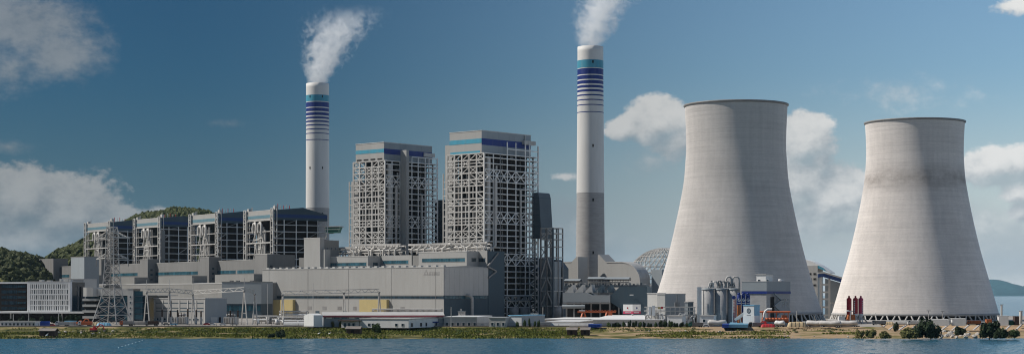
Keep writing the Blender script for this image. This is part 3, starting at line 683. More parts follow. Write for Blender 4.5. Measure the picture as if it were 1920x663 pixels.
# ------------------------------------------------------------------ chimneys and their plumes
def plume_mat(name, h, lean, r0, r1, dens, seed):
    """Steam in object space: axis drifts sideways with height, edges broken up by noise."""
    m = bpy.data.materials.new(name); m.use_nodes = True; nt = m.node_tree; nt.nodes.clear(); L = nt.links
    def N(t): return nt.nodes.new(t)
    def mm(op, a, b=0.0, c=None):
        n = N('ShaderNodeMath'); n.operation = op
        for i, v in enumerate((a, b, c)):
            if v is None: continue
            if hasattr(v, 'node'): L.new(v, n.inputs[i])
            else: n.inputs[i].default_value = v
        return n.outputs[0]
    tc = N('ShaderNodeTexCoord'); sp = N('ShaderNodeSeparateXYZ')
    wn = N('ShaderNodeTexNoise'); wn.inputs['Scale'].default_value = .055; wn.inputs['Detail'].default_value = 2; L.new(tc.outputs['Object'], wn.inputs['Vector'])
    wv = N('ShaderNodeVectorMath'); wv.operation = 'MULTIPLY_ADD'; L.new(wn.outputs['Color'], wv.inputs[0]); wv.inputs[1].default_value = (16, 16, 16); wv.inputs[2].default_value = (-8, -8, -8)
    zf0 = N('ShaderNodeSeparateXYZ'); L.new(tc.outputs['Object'], zf0.inputs[0])
    fade = mm('MINIMUM', mm('MULTIPLY', zf0.outputs[2], .05), 1.0)
    ws = N('ShaderNodeVectorMath'); ws.operation = 'SCALE'; L.new(wv.outputs[0], ws.inputs[0]); L.new(fade, ws.inputs['Scale'])
    wa = N('ShaderNodeVectorMath'); wa.operation = 'ADD'; L.new(tc.outputs['Object'], wa.inputs[0]); L.new(ws.outputs[0], wa.inputs[1]); L.new(wa.outputs[0], sp.inputs[0])
    t = mm('DIVIDE', sp.outputs[2], h)
    ax = mm('MULTIPLY', mm('POWER', mm('MAXIMUM', t, 0.0), 1.5), lean)
    rad = mm('ADD', mm('MULTIPLY', mm('POWER', mm('MAXIMUM', t, 0.0), .6), r1 - r0), r0)
    dx = mm('SUBTRACT', sp.outputs[0], ax)
    d = mm('SQRT', mm('ADD', mm('MULTIPLY', dx, dx), mm('MULTIPLY', sp.outputs[1], sp.outputs[1])))
    core = mm('SUBTRACT', 1.0, mm('DIVIDE', d, rad))
    nz = N('ShaderNodeTexNoise'); nz.inputs['Scale'].default_value = .11; nz.inputs['Detail'].default_value = 7; nz.inputs['Roughness'].default_value = .62; nz.inputs['Distortion'].default_value = .6
    mp = N('ShaderNodeMapping'); mp.inputs['Location'].default_value = (seed * 13.1, seed * 5.7, 0); L.new(tc.outputs['Object'], mp.inputs[0]); L.new(mp.outputs[0], nz.inputs['Vector'])
    v = mm('ADD', core, mm('MULTIPLY', mm('SUBTRACT', nz.outputs['Fac'], .5), mm('ADD', mm('MULTIPLY', t, 3.6), 1.9)))
    mr = N('ShaderNodeMapRange'); mr.interpolation_type = 'SMOOTHSTEP'; L.new(v, mr.inputs[0]); mr.inputs[1].default_value = .05; mr.inputs[2].default_value = .75
    thin = mm('MAXIMUM', mm('SUBTRACT', 1.05, mm('MULTIPLY', mm('POWER', mm('MAXIMUM', t, 0.0), .6), .95)), 0.02)
    top = mm('MINIMUM', mm('MULTIPLY', mm('MAXIMUM', mm('SUBTRACT', 1.0, t), 0.0), 5.0), 1.0)
    de = mm('MULTIPLY', mm('MULTIPLY', mr.outputs[0], dens), mm('MULTIPLY', thin, top))
    vol = N('ShaderNodeVolumePrincipled'); vol.inputs['Color'].default_value = (.97, .975, .98, 1); vol.inputs['Anisotropy'].default_value = .1; L.new(de, vol.inputs['Density'])
    o = N('ShaderNodeOutputMaterial'); L.new(vol.outputs[0], o.inputs['Volume'])
    return m

def chimney(label, px, Y, ptop, wtop, wbot, conc_y, bands, plume):
    fr = frame_at(px, Y, 0); t = Thing('chimney', label, 'chimney', fr); zt = Z_at(ptop, Y); s = Y / F
    r1, r0 = wtop / 2 * s, wbot / 2 * s; zc = Z_at(conc_y, Y)
    def rad(z): f = (z - G) / (zt - G); return r0 + (r1 - r0) * min(1, f * 1.15) ** .8
    prof = lambda a, b, n, e=0: [(rad(a + (b - a) * i / n) + e, a + (b - a) * i / n) for i in range(n + 1)]
    t.part('concrete_shaft', MB().lathe(prof(G, zc, 30), n=48), 'chimc', label='bare concrete lower shaft')
    t.part('painted_shaft', MB().lathe([(rad(zc), zc), (rad(zc) + .12, zc + .01)] + prof(zc + .02, zt, 30, .12) + [(rad(zt) - 1.5, zt), (rad(zt) - 1.5, zt - 12)], n=48), 'chim')
    t.part('flue_cap', MB().lathe([(rad(zt) - 1.55, zt - 1), (0.1, zt - 1)], n=32), 'dark')
    for i, (a, b, m_) in enumerate(bands):
        z1, z0 = Z_at(a, Y), Z_at(b, Y); t.part('stripe', MB().lathe(prof(z0, z1, 3, .2) , n=48), m_)
    for v in (.94, .63, .43, .235):
        z = G + (zt - G) * v; r = rad(z) + .13
        for dx in ((.15,) if wtop > 45 else (-.55, .5)):
            t.part('opening', MB().box(dx * r - .7, dx * r + .7, -r * math.cos(math.asin(dx)) - .18, -r + 1.8, z - 1.3, z + 1.3), 'dark')
    h, lean, ra, rb, de, wid = plume
    mb = MB().box(-wid, wid + lean, -wid * .8, wid * .8, 0, h)
    ob = bpy.data.objects.new('smoke_plume', mb.mesh('smoke_plume', plume_mat('steam', h, lean, ra, rb, de, px * .01))); COL.objects.link(ob)
    ob.location = (fr.ox, fr.oy, zt + .3); ob['label'] = 'white steam plume drifting from ' + ('the nearer chimney' if wtop > 45 else 'the farther chimney'); ob['category'] = 'steam'; ob['kind'] = 'stuff'
chimney('tall white chimney with turquoise and navy bands beside the cooling towers', 1107, 1650, 88.5, 48, 57, 362,
        [(114.6, 129.2, 'teal'), (130.6, 141.5, 'navy'), (143.5, 150.5, 'navy'), (153, 159, 'navy'), (162, 166.5, 'navy'), (170, 174, 'navy'), (179, 181.6, 'navy'), (188, 190, 'navy'), (197.5, 199.2, 'navy'), (211, 212.4, 'navy')],
        (100, 52, 11, 36, .10, 46))
chimney('white banded chimney behind the old boiler houses', 595.5, 1937, 157, 42.5, 45, 390,
        [(179.5, 191.5, 'teal'), (193, 202, 'navy'), (204, 210, 'navy'), (212.5, 217.6, 'navy'), (220.4, 224, 'navy'), (227.5, 230.4, 'navy'), (234.7, 237, 'navy'), (242.5, 244.3, 'navy'), (250.5, 252, 'navy'), (262.5, 263.8, 'navy')],
        (84, 38, 11, 36, .10, 46))

# ------------------------------------------------------------------ cooling towers
def tower_mat(name, col, z0, stain_z=None):
    m = bpy.data.materials.new(name); m.use_nodes = True; nt = m.node_tree; L = nt.links; b = nt.nodes['Principled BSDF']
    b.inputs['Roughness'].default_value = .85; b.inputs['Specular IOR Level'].default_value = .2; b.inputs['Diffuse Roughness'].default_value = .85
    tc = nt.nodes.new('ShaderNodeTexCoord'); pos = tc.outputs['Object']
    def noise_(scale, zs, detail, xy=1.0):
        mp = nt.nodes.new('ShaderNodeMapping'); L.new(pos, mp.inputs[0]); mp.inputs['Scale'].default_value = (xy, xy, zs)
        n = nt.nodes.new('ShaderNodeTexNoise'); L.new(mp.outputs[0], n.inputs['Vector']); n.inputs['Scale'].default_value = scale; n.inputs['Detail'].default_value = detail; n.inputs['Roughness'].default_value = .7
        return n.outputs['Fac']
    def rng_(v, a, c, lo, hi):
        r = nt.nodes.new('ShaderNodeMapRange'); L.new(v, r.inputs[0]); r.inputs[1].default_value = a; r.inputs[2].default_value = c; r.inputs[3].default_value = lo; r.inputs[4].default_value = hi; return r.outputs[0]
    def mul(a, c):
        n = nt.nodes.new('ShaderNodeMath'); n.operation = 'MULTIPLY'; L.new(a, n.inputs[0]); L.new(c, n.inputs[1]); return n.outputs[0]
    lifts = rng_(noise_(.9, 1.0, 4, .02), .3, .7, .90, 1.08)        # each pour a slightly different grey
    fine = rng_(noise_(1.3, 2.2, 4, .3), .3, .7, .92, 1.07)
    blot = rng_(noise_(.035, .8, 5), .3, .7, .93, 1.06)
    run = rng_(noise_(.3, .03, 6), .35, .75, 1.03, .91)
    v = mul(mul(lifts, fine), mul(blot, run))
    vm = nt.nodes.new('ShaderNodeVectorMath'); vm.operation = 'SCALE'; vm.inputs[0].default_value = col; L.new(v, vm.inputs['Scale']); out = vm.outputs[0]
    if stain_z:
        sp = nt.nodes.new('ShaderNodeSeparateXYZ'); L.new(pos, sp.inputs[0])
        d = nt.nodes.new('ShaderNodeMath'); d.operation = 'SUBTRACT'; L.new(sp.outputs[2], d.inputs[0]); d.inputs[1].default_value = stain_z
        ab = nt.nodes.new('ShaderNodeMath'); ab.operation = 'ABSOLUTE'; L.new(d.outputs[0], ab.inputs[0])
        f = mul(rng_(ab.outputs[0], 13, 1, 0, 1), rng_(noise_(.06, 1.8, 7), .34, .66, 0.08, .72))
        mx = nt.nodes.new('ShaderNodeMix'); mx.data_type = 'RGBA'; L.new(f, mx.inputs[0]); L.new(out, mx.inputs[6]); mx.inputs[7].default_value = (.29, .245, .215, 1); out = mx.outputs[2]
    L.new(out, b.inputs['Base Color'])
    bp = nt.nodes.new('ShaderNodeBump'); bp.inputs['Strength'].default_value = .14; bp.inputs['Distance'].default_value = .2
    w = nt.nodes.new('ShaderNodeTexWave'); w.bands_direction = 'Z'; w.inputs['Scale'].default_value = .21; L.new(pos, w.inputs['Vector']); L.new(w.outputs['Fac'], bp.inputs['Height']); L.new(bp.outputs[0], b.inputs['Normal'])
    return m
def cooling_tower(label, px, Y, prof_px, leg_top, stain_y=None, tint=1.0):
    fr = frame_at(px, Y, 0); s = Y / F; t = Thing('cooling_tower', label, 'cooling tower', fr)
    pr = [(r * s, Z_at(y, Y)) for y, r in prof_px]       # top to bottom
    # smooth interpolation (Catmull-Rom) of the profile
    fine = []
    for i in range(len(pr) - 1):
        p0, p1, p2, p3 = pr[max(0, i - 1)], pr[i], pr[i + 1], pr[min(len(pr) - 1, i + 2)]
        for k in range(8):
            u = k / 8; q = lambda c: .5 * (2 * p1[c] + (p2[c] - p0[c]) * u + (2 * p0[c] - 5 * p1[c] + 4 * p2[c] - p3[c]) * u * u + (3 * p1[c] - p0[c] - 3 * p2[c] + p3[c]) * u ** 3)
            fine.append((q(0), q(1)))
    fine.append(pr[-1])
    zt, zb = fine[0][1], fine[-1][1]; rt, rb = fine[0][0], fine[-1][0]
    outer = fine; inner = [(r - .9, z) for r, z in reversed(fine)]
    t.part('shell', MB().lathe([(r, z) for r, z in reversed(outer)] + [(rt - .9, zt)] + [(r - .9, z) for r, z in outer], n=128), tower_mat('tower concrete', (.66 * tint, .618 * tint, .582 * tint), G, (Z_at(stain_y, Y) - G) if stain_y else None))
    t.part('rim', MB().lathe([(rt - .5, zt - 1.3), (rt + .9, zt - .3), (rt + .9, zt + .6), (rt - .9, zt + .6)], n=128), 'steel_dark')
    t.part('lower_ring', MB().lathe([(rb - .9, zb - .9), (rb + .35, zb - .9), (rb + .35, zb + .5), (rb, zb + .9)], n=128), 'conc')
    rf = rb + (rb - fine[-6][0]) / (fine[-6][1] - zb) * (zb - G) * 1.1
    n = 44
    for i in range(n):
        a = 2 * math.pi * i / n; d = 2 * math.pi / n * .36
        for sg in (-1, 1):
            t.member('leg', (rf * math.cos(a + sg * d), rf * math.sin(a + sg * d), G), ((rb - .3) * math.cos(a + sg * d * .35), (rb - .3) * math.sin(a + sg * d * .35), zb - .5), 1.15, 'pipe', rod=True)
    t.part('basin_wall', MB().lathe([(rf + 1.6, G - .2), (rf + 1.6, G + 1.0), (rf + 1.0, G + 1.0), (rf + 1.0, G - .2)], n=96), 'conc')
    t.part('fill_pack', MB().lathe([(rb - 7, G + .1), (rb - 7, zb + 1.5), (0.2, zb + 1.5)], n=64), 'dark')  # fill coloured near-black, putting the shade under the shell into it
cooling_tower('big concrete cooling tower behind the silos, nearer the chimney', 1380, 1269,
              [(198.5, 95.6), (220, 94.6), (247, 93.4), (275, 92.9), (300, 94.2), (350, 99), (429, 115), (494, 131), (546, 146.5), (586, 160)], 586)
cooling_tower('big concrete cooling tower with a dark smudge, standing by the open sea', 1715, 1382,
              [(230.5, 91.4), (250, 90.2), (272, 89.4), (295, 89.4), (330, 91.6), (360, 96), (410, 105.5), (470, 119.5), (530, 136.5), (588, 153)], 588, 338, 1.2)

# ------------------------------------------------------------------ geodesic coal dome, sheds and the works between chimney and tower
def dome():
    Y = 1800; fr = frame_at(1246, Y, 0); s = Y / F; zb = Z_at(535, Y); zt = Z_at(464, Y); r = 76 * s
    t = Thing('storage_dome', 'lattice steel coal dome showing sky between its ribs, behind the cooling tower', 'dome', fr, 0, 0)
    hgt = zt - zb; Rr = (r * r + hgt * hgt) / (2 * hgt); cz = zt - Rr
    def pt(a, f):
        th = f * math.asin(min(1, r / Rr)) if r < Rr else f * (math.pi / 2); th = f * math.acos((zb - cz) / Rr)
        return (Rr * math.sin(th) * math.cos(a), Rr * math.sin(th) * math.sin(a), cz + Rr * math.cos(th))
    nr, na = 9, 36; mb = MB()
    for j in range(1, nr + 1):
        for i in range(na):
            a0, a1 = 2 * math.pi * i / na, 2 * math.pi * (i + 1) / na; tw = (j % 2) * math.pi / na; tw2 = ((j + 1) % 2) * math.pi / na
            mb.beam(pt(a0 + tw, j / nr), pt(a1 + tw, j / nr), .55)
            if j < nr:
                mb.beam(pt(a0 + tw, j / nr), pt(a0 + tw2 + (0 if tw2 else 0), (j + 1) / nr), .5)
                mb.beam(pt(a0 + tw, j / nr), pt((a0 + tw2 - 2 * math.pi / na) if tw2 == math.pi / na else a1, (j + 1) / nr), .5)
            elif 0: pass
    t.part('lattice_bars', mb, 'steel', kind='stuff')
    # the glazed lower skirt
    t.part('skirt', MB().lathe([(r + .1, G), (r + .1, zb - .2)], n=80), 'slate_light')
    gl = bpy.data.materials.new('thin dome sheeting'); gl.use_nodes = True; b = gl.node_tree.nodes['Principled BSDF']
    b.inputs['Base Color'].default_value = (.22, .30, .34, 1); b.inputs['Alpha'].default_value = .16; b.inputs['Roughness'].default_value = .4
    t.part('sheeting', MB().lathe([(Rr * math.sin(th) - .6, cz + Rr * math.cos(th)) for th in [math.acos((zb - cz) / Rr) * (1 - .055 * k) for k in range(9)]], n=80), gl)
    ob = t.box('roof_cabin', 'bright', -38, -32, -50, -44, G, zt - 22)
dome()

def curved_shed():
    fr = frame_at(1200, 1580, 41); t = Thing('curved_shed', 'grey shed with a rounded end roof at the foot of the banded chimney', 'shed', fr, -20, 0)
    a = fr.lx(1121, 0); b = fr.lx(1163, 0); e = fr.lx(1200, 0); z = lambda p: fr.z(p, 0, 0)
    prof = [(a, G), (a, z(475)), (a + 1.2, z(475)), (fr.lx(1137, 0), z(490.5))] + [(b + (e - b) * math.sin(math.pi / 2 * k / 10), z(490.5) - (z(490.5) - z(527)) * (1 - math.cos(math.pi / 2 * k / 10))) for k in range(11)] + [(e, G)]
    dep = fr.ly(1211, 0); t.part('wall', MB().prism_y(prof, 0, dep + 6), 'clad')
    t.part('roof_edge', MB().prism_y([(p[0] + .01, p[1] + .5) for p in prof[3:14]] + [(p[0], p[1] - .25) for p in reversed(prof[3:14])], -.4, dep + 6.4), 'steel')
    t.box('annex', 'slate_light', e + .5, e + 12, dep + 8, dep + 18, G, z(505))
    fr2 = frame_at(1077, 1600, 41); t2 = Thing('curved_shed', 'grey shed wall between the hopper frame and the banded chimney', 'shed', fr2, 0, 0)
    a, b = fr2.lx(1050, 0), fr2.lx(1084, 0); z = lambda p: fr2.z(p, 0, 0)
    t2.part('wall', MB().prism_y([(a, G), (b, G), (b, z(481)), (b - 2, z(481)), (fr2.lx(1071, 0), z(491)), (a, z(491))], 0, 14), 'clad')
    t2.box('eaves', 'steel', a, fr2.lx(1071, 0), -.4, 14, z(491), z(491) + .5)
curved_shed()

def esp():
    """Electrostatic precipitator casings with hoods and dark bays below."""
    fr = frame_at(1145, 1400, 12); t = Thing('precipitator', 'slate blue precipitator building with dark open bays behind the orange crane', 'industrial building', fr, -10, 0)
    z = lambda p: fr.z(p, 0, 0); x = lambda p: fr.lx(p, 0)
    t.part('side_casing', MB().prism_y([(x(1145), z(553)), (x(1162), z(537)), (x(1213), z(537)), (x(1213), z(592)), (x(1168), z(592)), (x(1164), z(578)), (x(1145), z(566))], 0, 30), 'slate')
    t.part('front_casing', MB().prism_y([(x(1056), z(566)), (x(1144.5), z(566)), (x(1144.5), z(552.5)), (x(1110), z(552.5)), (x(1100), z(548)), (x(1056), z(548))], -2, 24), 'slate_light')
    t.part('back_wall', MB().box(x(1056), x(1168), 16, 17, G, z(560)), 'dark')  # near-black sheet: shade of the open bays put into colour
    for p in (1062, 1076, 1091, 1108, 1125, 1143, 1160): t.member('column', (x(p), 1, G), (x(p), 1, z(566)), 1.2, 'steel_dark')
    t.box('beam', 'steel_dark', x(1056), x(1145), -2.3, -1.6, z(569), z(566.4)); t.member('duct_pipe', (x(1056), -3.5, z(574)), (x(1098), -3.5, z(574)), 3.0, 'slate_light', rod=True)
    for i in range(5):
        a, b = x(1058 + i * 18), x(1074 + i * 18)
        t.part('hood', MB().prism_y([(a, z(547.5)), (b, z(547.5)), (b - 1, z(536)), (a + 6, z(533))], 4, 20), 'white' if i < 3 else 'slate')
    for i in range(5): t.member('handrail_post', (x(1060 + i * 20), -1, z(548)), (x(1060 + i * 20), -1, z(543)), .3, 'steel')
    t.box('lamp_arm', 'bright', x(1181), x(1188), -1.2, -.4, z(553), z(551.4))
    # rows of roof hoods above
    fr2 = frame_at(1150, 1470, 12); u = Thing('roof_canopy', 'two tiers of dark service canopies on thin posts below the grey sheds', 'canopy', fr2, 0, 0)
    z2 = lambda p: fr2.z(p, 0, 0); x2 = lambda p: fr2.lx(p, 0)
    u.box('deck', 'slate', x2(1058), x2(1212), 0, 16, z2(537), z2(534.5)); u.box('deck_edge', 'duct', x2(1058), x2(1212), -.3, -.02, z2(538), z2(533.5))
    for a, b, p in ((1102, 1134, 521), (1132, 1180, 521.5), (1058, 1088, 524.5)):
        u.part('canopy_roof', MB().prism_x([(-2.5, z2(p + 1.6)), (4, z2(p - 2)), (11, z2(p + 1.2)), (11, z2(p + .6)), (4, z2(p - 2.6)), (-2.5, z2(p + .8))], x2(a), x2(b)), 'slate_light')
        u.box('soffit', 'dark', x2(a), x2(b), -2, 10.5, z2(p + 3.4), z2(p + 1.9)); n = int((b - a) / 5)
        for k in range(n + 1): xx = x2(a + 1 + (b - a - 2) * k / n); u.member('post', (xx, -.2, z2(535)), (xx, -.2, z2(p)), .45, 'steel')
        u.box('service_pipe', 'pipe', x2(a), x2(b), .5, 1.4, z2(530), z2(527.5))
    for k in range(22): xx = x2(1060 + k * 7); u.box('vent_box', 'pipe' if k % 2 else 'duct', xx, xx + 1.6, 1, 3, z2(534.4), z2(531.5 - (k * 7) % 3))
    for k in range(8): xx = x2(1062 + k * 20); u.member('leg', (xx, 3, G), (xx, 3, z2(537)), .8, 'steel_dark')
esp()

def gantry_crane():
    fr = frame_at(1120, gY(600), 4); t = Thing('gantry_crane', 'orange gantry crane standing before the dark precipitator bays', 'crane', fr)
    z = lambda p: fr.z(p); x = lambda p: fr.lx(p)
    t.box('girder', 'orange', x(1083), x(1155), -.9, .9, z(585.5), z(582.6))
    for k in range(12): t.member('lattice_bar', (x(1084 + k * 6), -.5, z(582.5)), (x(1087 + k * 6), -.5, z(580.6)), .35, 'orange'); t.member('lattice_bar', (x(1087 + k * 6), -.5, z(580.6)), (x(1090 + k * 6), -.5, z(582.5)), .35, 'orange')
    for p in (1094, 1139):
        for d in (-3, 3): t.member('leg', (x(p) + d * .8, d, G), (x(p) + d * .2, d * .2, z(585)), .9, 'orange')
        t.member('cross_tie', (x(p) - 1.6, 0, z(593)), (x(p) + 1.6, 0, z(593)), .5, 'orange')
    t.box('cab', 'orange', x(1141), x(1148), -2, 2, z(592), z(586)); t.box('trolley', 'bright', x(1086), x(1097), -1.3, 1.3, z(582.5), z(580.5))
gantry_crane()

def billboard():
    fr = frame_at(1186, gY(601), 0); t = Thing('billboard', 'two-sided white billboard with a pink lower band on a post', 'billboard', fr)
    z = lambda p: fr.z(p); k = fr.oy / F
    wl, wr = 17 * k, 16 * k; zt, zm, zb = z(570), z(582.5), z(587.5)
    for sg, m_ in ((-1, 'bright'), (1, 'bright')):
        x1 = sg * (wl if sg < 0 else wr); y1 = 3.5
        q = lambda a, b, dy, e: [(0 + 0, -dy, a), (x1, y1 - dy, a), (x1, y1 - dy, b), (0, -dy, b)]
        mb = MB(); v = q(zm, zt, 0, 0); w_ = [(p[0], p[1] + .5, p[2]) for p in v]; mb.add(v + w_, [(0, 1, 2, 3), (7, 6, 5, 4), (0, 4, 5, 1), (1, 5, 6, 2), (2, 6, 7, 3), (3, 7, 4, 0)]); t.part('board', mb, m_)
        mb = MB(); v = q(zb, zm - .05, 0, 0); w_ = [(p[0], p[1] + .5, p[2]) for p in v]; mb.add(v + w_, [(0, 1, 2, 3), (7, 6, 5, 4), (0, 4, 5, 1), (1, 5, 6, 2), (2, 6, 7, 3), (3, 7, 4, 0)]); t.part('lower_band', mb, 'pink')
        # small mark and a line of lettering
        f0 = .5; c = (x1 * f0, y1 * f0 - .1, (zt + zm) / 2 - .2); t.part('emblem', MB().cyl((c[0], c[1], c[2]), (c[0], c[1] - .06, c[2]), .75, n=12), 'red' if sg < 0 else 'navy')
        for i in range(6):
            f0 = .2 + .11 * i; c = (x1 * f0, y1 * f0, (zb + zm) / 2); t.part('letter', MB().box(c[0] - .28, c[0] + .28, c[1] - .14, c[1] - .03, c[2] - .4, c[2] + .4), 'bright')
    t.member('post', (0, .6, G), (0, .6, zb), 1.4, 'ptile', rod=True)
billboard()

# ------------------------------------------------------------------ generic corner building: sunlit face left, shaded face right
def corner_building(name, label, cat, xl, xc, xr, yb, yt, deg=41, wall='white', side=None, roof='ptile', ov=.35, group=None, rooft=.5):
    fr = frame_at(xc, gY(yb), deg); w = -fr.lx(xl, 0); d = fr.ly(xr, 0); zt = fr.z(yt, 0, 0)
    t = Thing(name, label, cat, fr, -w / 2, d / 2, G, group)
    t.part('wall', MB().box(-w, 0, 0, d, G - .2, zt), wall)
    t.box('roof', roof, -w - ov, ov, -ov, d + ov, zt, zt + rooft)
    t.w_, t.d_, t.zt = w, d, zt
    if side: t.part('shade_side', MB().box(0, .12, .05, d - .05, G, zt - .05), side)  # darker sheet puts the side face's shade into its colour
    return t

def grey_sheds():
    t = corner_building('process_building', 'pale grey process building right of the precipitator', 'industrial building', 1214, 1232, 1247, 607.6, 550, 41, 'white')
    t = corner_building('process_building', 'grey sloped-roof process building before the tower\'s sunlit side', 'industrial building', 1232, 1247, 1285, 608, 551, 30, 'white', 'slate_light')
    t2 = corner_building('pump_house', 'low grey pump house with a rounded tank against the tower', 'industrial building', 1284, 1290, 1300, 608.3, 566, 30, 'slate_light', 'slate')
    fr = t2.fr; t2.part('tank', MB().cyl((1, -3, G), (1, -3, G + 7), 2.6, n=16), 'steel_dark')
    # open pipe trestle before them
    fr = frame_at(1255, gY(609), 0); r = Thing('pipe_trestle', 'open pipe trestle with many small pipes before the pale process buildings', 'pipe rack', fr)
    x = lambda p: fr.lx(p); z = lambda p: fr.z(p)
    for p in range(1212, 1304, 9): r.member('post', (x(p), 0, G), (x(p), 0, z(575)), .5, 'steel')
    for y in (575, 582, 590): r.member('rail', (x(1208), -.3, z(y)), (x(1304), -.3, z(y)), .6, 'steel' if y != 582 else 'pipe', rod=True)
    rg = random.Random(5)
    for k in range(26):
        p = rg.uniform(1210, 1300); h = rg.uniform(2, 7); r.part('bent_pipe', MB().pipe([(x(p), -2, G), (x(p), -2, G + h), (x(p) + .4, -2, G + h + .7), (x(p) + 1.4, -2, G + h + .9), (x(p) + 2.2, -2, G + h + .3), (x(p) + 2.2, -2, G)], .22, 6), 'bright' if k % 3 else 'steel_dark')
    r.box('panel', 'yellow', x(1233), x(1238), -.9, -.6, z(578.5), z(574.5)); r.box('panel', 'red', x(1239), x(1243), -.9, -.6, z(578), z(574))
    r.box('white_frame', 'bright', x(1216), x(1220), -1.2, -.4, z(590), z(574)); r.box('white_frame', 'bright', x(1222), x(1228), -1.2, -.4, z(591), z(572))
    r.member('mast', (x(1270), 2, z(575)), (x(1270), 2, z(551)), .7, 'steel_dark'); r.box('winch', 'steel_dark', x(1266), x(1275), 1, 4, z(575), z(566))
grey_sheds()

def silos():
    fr = frame_at(1345, gY(609), 0); k = fr.oy / F; z = lambda p: fr.z(p); zt = z(541)
    for i, (px, nm) in enumerate(((1327, 'leftmost of three concrete silos, beside the white stair tower'), (1351, 'middle one of the three tall concrete silos'), (1375, 'rightmost of three concrete silos, behind the blue topped tanks'))):
        f2 = frame_at(px, fr.oy + 6, 0); t = Thing('concrete_silo', nm, 'silo', f2, group='concrete silos before the cooling tower')
        r = 11.6 * k; t.part('shell', MB().lathe([(r, G), (r, zt), (r - .6, zt)], n=36), 'conc'); t.part('roof', MB().lathe([(r + .3, zt - .6), (r + .3, zt + .2), (.1, zt + .9)], n=36), 'slate_light')
        t.part('handrail', MB().lathe([(r, zt + 1.4), (r + .08, zt + 1.5), (r, zt + 1.6)], n=36), 'bright')
        for a in range(0, 360, 30): t.member('rail_post', (r * math.cos(R(a)), r * math.sin(R(a)), zt + .2), (r * math.cos(R(a)), r * math.sin(R(a)), zt + 1.6), .12, 'bright')
    rg = random.Random(11)
    t = Thing('silo_top_pipework', 'dark bent pipes and filters on top of the concrete silos', 'pipework', frame_at(1355, fr.oy + 6, 0), 0, 0, zt + .9)
    x = lambda p: (p - 1355) * k
    for a, b, top in ((1327, 1337, 529), (1335, 1345, 527), (1344, 1352, 526), (1350, 1360, 527), (1358, 1366, 527)):
        t.part('bent_pipe', MB().pipe([(x(a), -2, zt + .9), (x(a) + .6, -2, z(top + 6)), (x((a + b) / 2) - .8, -2, z(top)), (x((a + b) / 2) + .8, -2, z(top)), (x(b), -2, z(top + 7)), (x(b), -2, zt + .9)], .5, 8), 'pipe' if a % 2 else 'steel_dark')
    for a, b, top in ((1362, 1372, 518), (1374, 1387, 518.5)):
        t.part('arched_pipe', MB().pipe([(x(a), 1, zt + .9), (x(a), 1, z(top + 4)), (x(a) + 1, 1, z(top)), (x(b) - 1, 1, z(top)), (x(b), 1, z(top + 4)), (x(b), 1, z(560) if b > 1380 else zt + .9)], .6, 8), 'steel')
    for p, h in ((1334, 9), (1347, 9), (1353, 8), (1368, 7), (1376, 6)):
        t.part('filter', MB().cyl((x(p), 0, zt + .9), (x(p), 0, zt + .9 + h * k), 1.2, .8, n=10).cyl((x(p), 0, zt + .9 + h * k), (x(p), 0, zt + .9 + (h + 4) * k), .5, n=8), 'duct')
    st = Thing('stair_tower', 'white steel stair tower clinging to the leftmost concrete silo', 'stairs', frame_at(1311, fr.oy + 2, 0))
    w = 3.4 * k
    for sx in (-w, w):
        for sy in (-1.5, 1.5): st.member('post', (sx, sy, G), (sx, sy, zt + 1), .35, 'bright')
    for i in range(9):
        z0 = G + (zt - G) * i / 9; z1 = G + (zt - G) * (i + 1) / 9
        st.member('stair_flight', (-w if i % 2 else w, 0, z0), (w if i % 2 else -w, 0, z1), .7, 'bright'); st.member('landing', (-w, 0, z1), (w, 0, z1), .3, 'bright', h=2.6)
silos()

def desulfur_building():
    fr = frame_at(1437, gY(609.5), 30); t = Thing('desulfurisation_building', 'grey building with a blue band and zigzag stair before the cooling tower', 'industrial building', fr)
    z = lambda p: fr.z(p); w = -fr.lx(1392, 0); d = fr.ly(1481, 0)
    t.part('wall', MB().box(-w, 0, 0, d, G - .2, z(528)), 'conc'); t.part('upper_wall', MB().box(-w - .3, .3, -.3, d + .3, z(545), z(527)), 'slate_light')
    t.box('blue_band', 'navy', -w - .45, .45, -.45, d + .45, z(550), z(545.2)); t.box('roof', 'ptile', -w - .5, .5, -.5, d + .5, z(527), z(526.3))
    t.part('roof_cabin', MB().box(-fr.lx(1392, 0) * -.45 - 1, 0 - 2, 4, 16, z(526.3), z(514)), 'bright'); t.box('cabin_roof', 'white', -w * .55, -1.5, 3.5, 16.5, z(514), z(513))
    for k in range(2): window(t, 'f', -w * .4 + k * 6, 4.0, z(525), 1.8, 1.4)
    t.box('tall_door', 'dark', .02, .35, 7, 13, G + .3, z(556))
    ys = [fr.ly(p, 2) for p in (1452, 1465)]
    zz = [z(v) for v in (550, 562, 573, 584, 597)]
    for i in range(4): t.member('stair_flight', (2, ys[i % 2], zz[i]), (2, ys[1 - i % 2], zz[i + 1]), 1.0, 'slate_light')
    for p, q in ((1468, 561), (1472.5, 561), (1477, 561), (1469, 568.5), (1476.5, 568.5)): window(t, 's', .02, fr.ly(p, 0), z(q), 2.2 if q > 565 else 1.9, 3.0 if q > 565 else 1.3, 'glass', 'white')
    t.part('roof_fan', MB().cyl((-2, d * .7, z(526)), (-2, d * .7, z(522)), 1.2, n=12).cyl((-2, d * .7 + 3, z(526)), (-2, d * .7 + 3, z(524)), 1.6, n=12), 'bright')
desulfur_building()

